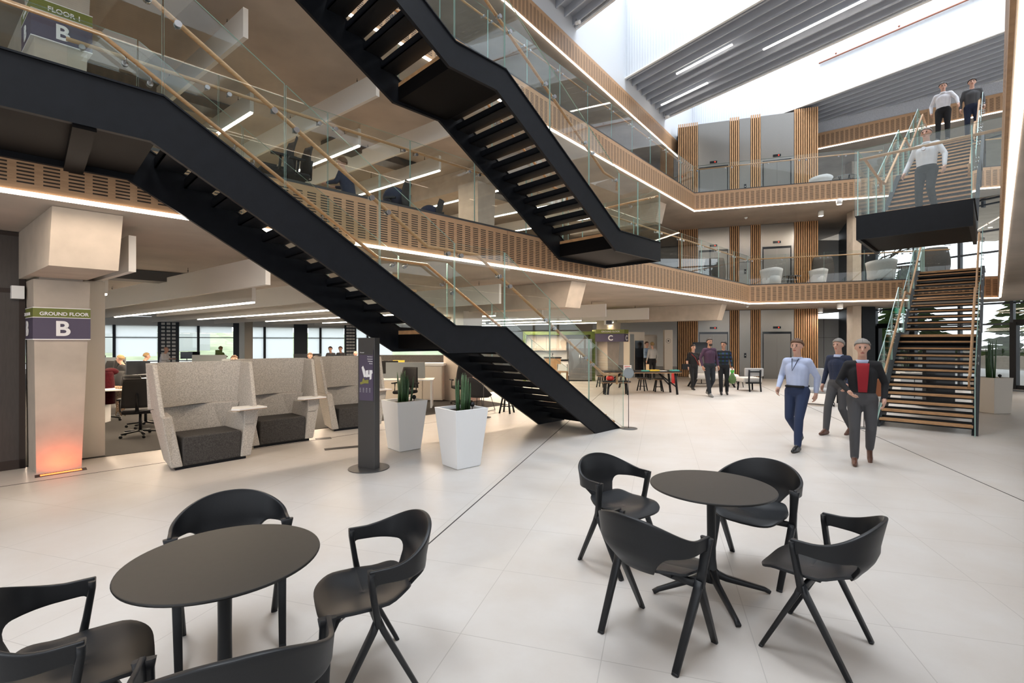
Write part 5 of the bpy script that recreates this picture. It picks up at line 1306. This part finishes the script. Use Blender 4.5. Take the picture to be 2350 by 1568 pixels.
        K = len(rings)
        for k in range(K-1):
            for j_ in range(n): A = base+k*n+j_; B = base+k*n+(j_+1)%n; m.face((A,B,B+n,A+n))
        i0 = len(m.v); m.v += [a-d*ra, b+d*rb]
        for j_ in range(n): m.face((i0, base+(j_+1)%n, base+j_)); m.face((i0+1, base+(K-1)*n+j_, base+(K-1)*n+(j_+1)%n))
    o = m.build('tmp', M['skin'])
    sc_ = height/1.75
    r_ = o.modifiers.new('r', 'REMESH'); r_.mode = 'VOXEL'; r_.voxel_size = voxel; r_.use_smooth_shade = True
    s2 = o.modifiers.new('s', 'SMOOTH'); s2.factor = .5; s2.iterations = 2 if voxel < .012 else 1
    dg = bpy.context.evaluated_depsgraph_get(); me = bpy.data.meshes.new_from_object(o.evaluated_get(dg)); bpy.data.objects.remove(o)
    me.materials.clear(); order = ['top','bot','shoe','skin','lip']
    for k in order: me.materials.append({'top': top, 'bot': bot, 'shoe': shoe, 'skin': skin, 'lip': M['red_jumper'] if skin is None else skin}[k])
    data = [(a, b-a, max(1e-9, (b-a).length_squared), ra, rb, {'torso': 5, 'pelv': 6}[tg] if tg in ('torso', 'pelv') else order.index(tg)) for a, b, ra, rb, tg in prims]
    mi = []
    for pl_ in me.polygons:
        c = pl_.center; best = 9; bi = 0
        for a, ab, l2, ra, rb, ti in data:
            t_ = (c-a).dot(ab)/l2; t_ = 0 if t_ < 0 else 1 if t_ > 1 else t_
            dd_ = (c-a-ab*t_).length-(ra+(rb-ra)*t_)
            if dd_ < best: best = dd_; bi = ti
        if bi >= 5: bi = 0 if c.z > P['pelvis'].z+.055 else 1
        mi.append(bi)
    me.polygons.foreach_set('material_index', mi); me.polygons.foreach_set('use_smooth', [True]*len(mi)); me.update()
    T = thing('person', label, 'person', loc, rz_); T.scale = (sc_, sc_, sc_)
    b = bpy.data.objects.new('body', me); C.objects.link(b); b.parent = T
    if hair:
        hm = MB(); P2 = []
        ext = 2.05 if hairstyle == 'short' else 2.5
        for i in range(9):
            th = PI*i/16*1.0; row = []
            for k in range(21):
                ph = 2*PI*k/20; back = -math.cos(ph)            # ph=0 is the front
                lim = 1.08+(ext-1.08)*sm((back+.75)/1.3)*.75; a_ = lim*i/8
                r = .110 if hairstyle != 'thin' else .103
                d_ = fw*math.cos(ph)*math.sin(a_)+sd*math.sin(ph)*math.sin(a_)+upv*math.cos(a_)
                row.append(H+V(0,0,.025)-fw*.008+d_*r*(1-.10*abs(math.sin(ph))*math.sin(a_))*(1+.03*math.sin(k*5+i*3)))
            P2.append(row)
        hm.grid(P2).build('hair', M[hair], T, [('SOLIDIFY', dict(thickness=.02, offset=-1))])
    for s_ in (-1,1): 
        MB().ell(H+fw*.082+sd*s_*.030+V(0,0,.012), (.011,.011,.009), 8, 6).build('eye', M['hair_dark'], T)
        MB().tube([H+fw*.086+sd*s_*.018+V(0,0,.033), H+fw*.080+sd*s_*.045+V(0,0,.034)], .005, 6).build('eyebrow', M[hair or 'hair_grey'], T)
    MB().tube([H+fw*.082+sd*.02+V(0,0,-.062), H+fw*.088+V(0,0,-.062), H+fw*.082-sd*.02+V(0,0,-.062)], .005, 6).build('mouth', M['red_jumper'], T)
    if extra: extra(T, J, fw, sd)
    return T
def collar(m_):
    def f(T, J, fw, sd):
        MB().lathe([(.085,0),(.072,.05),(.066,.05),(.07,0)], 20, J['neck']+V(0,0,-.045)).build('collar', M[m_], T)
    return f
def face_dir(rz_): return rz_
def heading(dx, dy): return math.atan2(dy, dx)-PI/2
# --- three men walking in the middle distance right
P0 = fl(1808, 1035)
def ex1(T, J, fw, sd):
    collar('blue_shirt')(T, J, fw, sd)
    MB().box(-.135,.135,-.13,.135,.985,1.02).build('belt', M['black_cloth'], T, [('BEVEL', dict(width=.06, segments=4))])
    MB().tube([J['neck']+V(.05,.07,-.02), J['chest']+V(.01,.155,-.03), J['neck']+V(-.05,.07,-.02)], .006, 6).build('lanyard', M['navy'], T)
stride = dict(hipL=(.09,0,.92), hipR=(-.09,0,.92), knR=(-.09,.16,.50), anR=(-.09,.20,.085), knL=(.10,.05,.50), anL=(.10,-.34,.16), toeL=(0,1,-.25), pitchL=-.35,
              elR=(-.25,-.10,1.15), haR=(-.23,-.10,.90), elL=(.25,-.02,1.15), haL=(.22,.16,.96))
person('walking man in a pale blue shirt and dark blue trousers, leftmost of the near three', (P0.x+.22, P0.y+.12, 0), heading(-.75, -.55), stride, (M['blue_shirt'], M['blue_trouser'], M['shoe_black'], M['skin'], 'long'), 'hair_brown', .0125, 1.75, extra=ex1)
def ex2(T, J, fw, sd):
    collar('blue_shirt')(T, J, fw, sd)
    m = MB(); P = []
    for i in range(7):
        x = -.075+.15*i/6; P.append([(x*(1-.35*k/8 if k < 8 else .65), .142-.35*x*x*8*.2+.012*math.sin(k*.6), 1.42-.40*k/8) for k in range(9)])
    m.grid(P).build('jumper_front', M['red_jumper'], T, [('SOLIDIFY', dict(thickness=.012))])
P1 = fl(1985, 1068)
st2 = dict(face=(0,1,-.1), knL=(.09,.10,.50), anL=(.09,.06,.085), knR=(-.10,.0,.52), anR=(-.10,-.34,.17), toeR=(0,1,-.3), pitchR=-.35, elL=(.27,-.02,1.15), haL=(.15,.20,1.02), elR=(-.26,-.08,1.14), haR=(-.24,.06,.92))
person('man in black jacket over a red jumper and grey trousers walking nearest the viewer', (P1.x, P1.y+.05, 0), heading(-.5, -.75), st2, (M['black_cloth'], M['grey_cloth'], M['shoe_brown'], M['skin'], 'long'), 'hair_grey', .0125, 1.74, extra=ex2)
P2_ = fl(1940, 1000)
person('man in a dark suit walking behind the black-jacketed man, brown shoes', (P2_.x-.05, P2_.y+.1, 0), heading(-.6, -.3), dict(knL=(.10,.16,.50), anL=(.10,.22,.085), knR=(-.09,.06,.49), anR=(-.09,-.22,.12), pitchR=-.25, elR=(-.25,.0,1.15), haR=(-.22,.14,.93)), (M['navy'], M['grey_cloth'], M['shoe_brown'], M['skin'], 'long'), 'hair_grey', .013, 1.76, extra=collar('blue_shirt'))
bg_ = P2_+V(.75,.35,0); t = thing('shoulder_bag', 'orange brown leather bag carried beside the black-jacketed man', 'bag', (P1.x+.33, P1.y+.28, .92)); MB().box(-.16,.16,-.06,.06,0,.26).build('body', M['orange_bag'], t, [('BEVEL', dict(width=.03, segments=3))]); MB().tube([(-.12,0,.25),(-.08,0,.45),(.08,0,.45),(.12,0,.25)], .012).build('strap', M['orange_bag'], t)
# --- three walkers by the lifts
Pa = fl(1591, 895)
def ex3(T, J, fw, sd):
    MB().tube([(.13,.02,1.44), (.0,.16,1.25), (-.17,.10,.98)], 0, rect=(.018,.006)).build('bag_strap', M['red'], T)
person('person in black with a red bag strap, left of the three by the lifts', (Pa.x, Pa.y, 0), heading(.1, -1), dict(knL=(.08,.08,.50), anL=(.05,.05,.085), knR=(-.09,.02,.5), anR=(-.06,-.25,.12), elR=(-.27,-.04,1.16), haR=(-.2,.14,1.0)), (M['black_cloth'], M['black_cloth'], M['shoe_black'], M['skin'], 'short'), 'hair_dark', .016, 1.60, extra=ex3)
t = thing('shoulder_bag', 'black shoulder bag at the hip of the person in a black t-shirt', 'bag', (Pa.x-.27, Pa.y-.05, .72)); MB().box(-.14,.14,-.06,.06,0,.2).build('body', M['black_cloth'], t, [('BEVEL', dict(width=.03, segments=2))])
Pb = fl(1628, 910)
def ex4(T, J, fw, sd): MB().ell(J['head']+fw*.055+V(0,0,-.085), (.055,.045,.04), 12, 8).build('beard', M['hair_dark'], T)
person('bearded man in a purple jumper walking in the middle of the three by the lifts', (Pb.x, Pb.y, 0), heading(.15, -1), dict(knL=(.09,.08,.50), anL=(.07,.14,.085), knR=(-.09,.05,.49), anR=(-.07,-.22,.13), pitchR=-.2, elL=(.27,-.04,1.15), elR=(-.26,-.05,1.15)), (M['purple_jumper'], M['dark_jeans'], M['shoe_grey'], M['skin_tan'], 'long'), 'hair_dark', .015, 1.82, extra=ex4, hairstyle='thin')
Pc = fl(1658, 907)
person('man in a blue and green plaid shirt, right of the three by the lifts', (Pc.x+.08, Pc.y+.1, 0), heading(-.3, -1), dict(face=(.6,.8,0), knL=(.09,.06,.50), anL=(.08,.06,.085), elL=(.25,-.04,1.14), haL=(.25,.04,.9)), (M['plaid'], M['black_cloth'], M['shoe_black'], M['skin_tan'], 'long'), 'hair_dark', .016, 1.72)
t = thing('net_bag', 'green net shopping bag held by the man in the plaid shirt', 'bag', (Pc.x+.3, Pc.y-.03, .36)); MB().lathe([(.02,0),(.10,.04),(.13,.14),(.09,.24),(.03,.36)], 14, sx=1, sy=.6).build('net', M['leaf'], t); MB().lathe([(.03,.34),(.06,.40),(.05,.44)], 12).build('handle', mat('bright_green', (.05, .5, .05), .6), t)
# --- two colleagues
person('man in a blue shirt standing talking behind the games table', (px(1484, 21.9), 21.9, 0), heading(.6, -.7), dict(elL=(.24,.06,1.16), haL=(.10,.22,1.2), elR=(-.24,.06,1.16), haR=(-.06,.22,1.18)), (M['shirt_blue2'], M['black_cloth'], M['shoe_black'], M['skin'], 'long'), 'hair_brown', .018, 1.70)
person('blond person in a grey jumper standing with back turned behind the games table', (px(1497, 21.4), 21.4, 0), heading(-.3, 1), {}, (M['grey_fabric'], M['black_cloth'], M['shoe_black'], M['skin'], 'long'), 'hair_blond', .018, 1.68, hairstyle='long')
# --- people on the upper right stair
hd_ = heading(-.71, -.71)
P_ = st(12.75, -.98)
person('man in a white shirt coming down the lower flight of the upper right stair', (P_.x, P_.y, F1+.30), heading(-.85,-.53), dict(knL=(.09,.1,.52), anL=(.09,.08,.10), knR=(-.09,.1,.53), anR=(-.09,-.12,.20), elL=(.27,-.02,1.16), haL=(.33,.08,.93), elR=(-.28,.0,1.16), haR=(-.30,.10,.90)), (M['white_shirt'], M['black_cloth'], M['shoe_black'], M['skin'], 'long'), 'hair_grey', .0135, 1.80, extra=collar('white_shirt'), hairstyle='thin')
P_ = st(19.72, -1.13)
person('man in a white shirt at the top of the upper right stair, holding the rail', (P_.x, P_.y, F1+3.865), heading(-.8,-.6), dict(face=(-.3,.9,-.2), knL=(.09,.1,.52), anL=(.09,.12,.09), elR=(-.30,.05,1.18), haR=(-.36,.16,.96), elL=(.28,-.05,1.16)), (M['white_shirt'], M['black_cloth'], M['shoe_black'], M['skin'], 'long'), 'hair_dark', .0145, 1.84, extra=collar('white_shirt'))
P_ = st(19.95, -.50)
person('dark-clothed person at the top of the upper right stair, partly hidden by the slab edge', (P_.x, P_.y, F1+3.865), heading(-.6,-.8), {}, (M['grey_cloth'], M['navy'], M['shoe_black'], M['skin'], 'long'), 'hair_dark', .018, 1.80)
# --- seated office people
sit = dict(pelvis=(0,-.04,.52), chest=(0,.02,.84), neck=(0,.06,1.02), head=(0,.12,1.18), shL=(.17,.04,.98), shR=(-.17,.04,.98), elL=(.22,.10,.76), elR=(-.22,.10,.76), haL=(.14,.34,.78), haR=(-.14,.34,.78),
           hipL=(.09,-.02,.50), hipR=(-.09,-.02,.50), knL=(.10,.40,.50), knR=(-.10,.40,.50), anL=(.10,.38,.09), anR=(-.10,.38,.09))
def seated(x, Z, h, lab, top, hair, face=None, z=0, sc_=1.75):
    p = dict(sit)
    if face: p['face'] = face
    person(lab, (px(x, Z), Z, z), heading(*h), p, (M[top], M['black_cloth'], M['shoe_black'], M['skin'], 'long'), hair, .02, sc_)
seated(286, 14.6, (-1, -.2), 'blond person with a headset leaning over papers at the left desks', 'black_cloth', 'hair_blond')
seated(327, 17.3, (.6, .6), 'fair-haired person in dark clothes beside the first booth, behind the edge-on monitor', 'navy', 'hair_blond')
seated(375, 23.5, (1, 0), 'bald person with a grey headset in front of the perforated pier', 'white_shirt', None, sc_=1.95)
seated(503, 26, (0, 1), 'person with fair hair facing the windows above the first booth', 'green_paint', 'hair_blond', sc_=1.95)
seated(539, 14.4, (.4, -1), 'brown-haired person seen in the gap between the first and second booths', 'grey_fabric', 'hair_brown')
seated(716, 13.7, (1, .2), 'dark-haired person in navy typing between the second and third booths', 'navy', 'hair_dark')
seated(713, 17.5, (.2, -1), 'red-haired person behind the typing person in navy', 'white_shirt', 'hair_brown')
seated(760, 25, (0, -1), 'dark-haired person far back above the third booth, left one', 'grey_cloth', 'hair_dark', sc_=1.95)
seated(783, 25.5, (0, -1), 'dark-haired person far back above the third booth, right one', 'grey_cloth', 'hair_brown', sc_=1.95)
seated(815, 21, (.5, -1), 'bald person behind a pale monitor just left of the totem', 'blue_shirt', None)
# first floor: people and coats behind the balustrade
seated(797, 9.35, (-1, .2), 'brown-haired person in a dark jacket leaning at the first floor balustrade', 'navy', 'hair_brown', z=F1+.08)
for x, Z, lab in ((905, 9.9, 'dark coat on a first floor chair beside the brown-haired person'), (985, 11.2, 'dark coat on a first floor chair nearest the concrete column')):
    tag(MB().ell((0,0,.75), (.24,.18,.22), 16, 10).build('coat', M['navy'], None, None, (px(x, Z), Z, F1)), lab, 'coat')
    chair(px(x, Z), Z, 1.5, 'black office chair under the '+lab.replace('on a first floor chair ', ''), F1)
chair(px(628, 7.6), 7.6, 2.3, 'black office chair on the first floor above the lower stair, left of the pair', F1); chair(px(668, 7.8), 7.8, 2.3, 'black office chair on the first floor above the lower stair, right of the pair', F1)
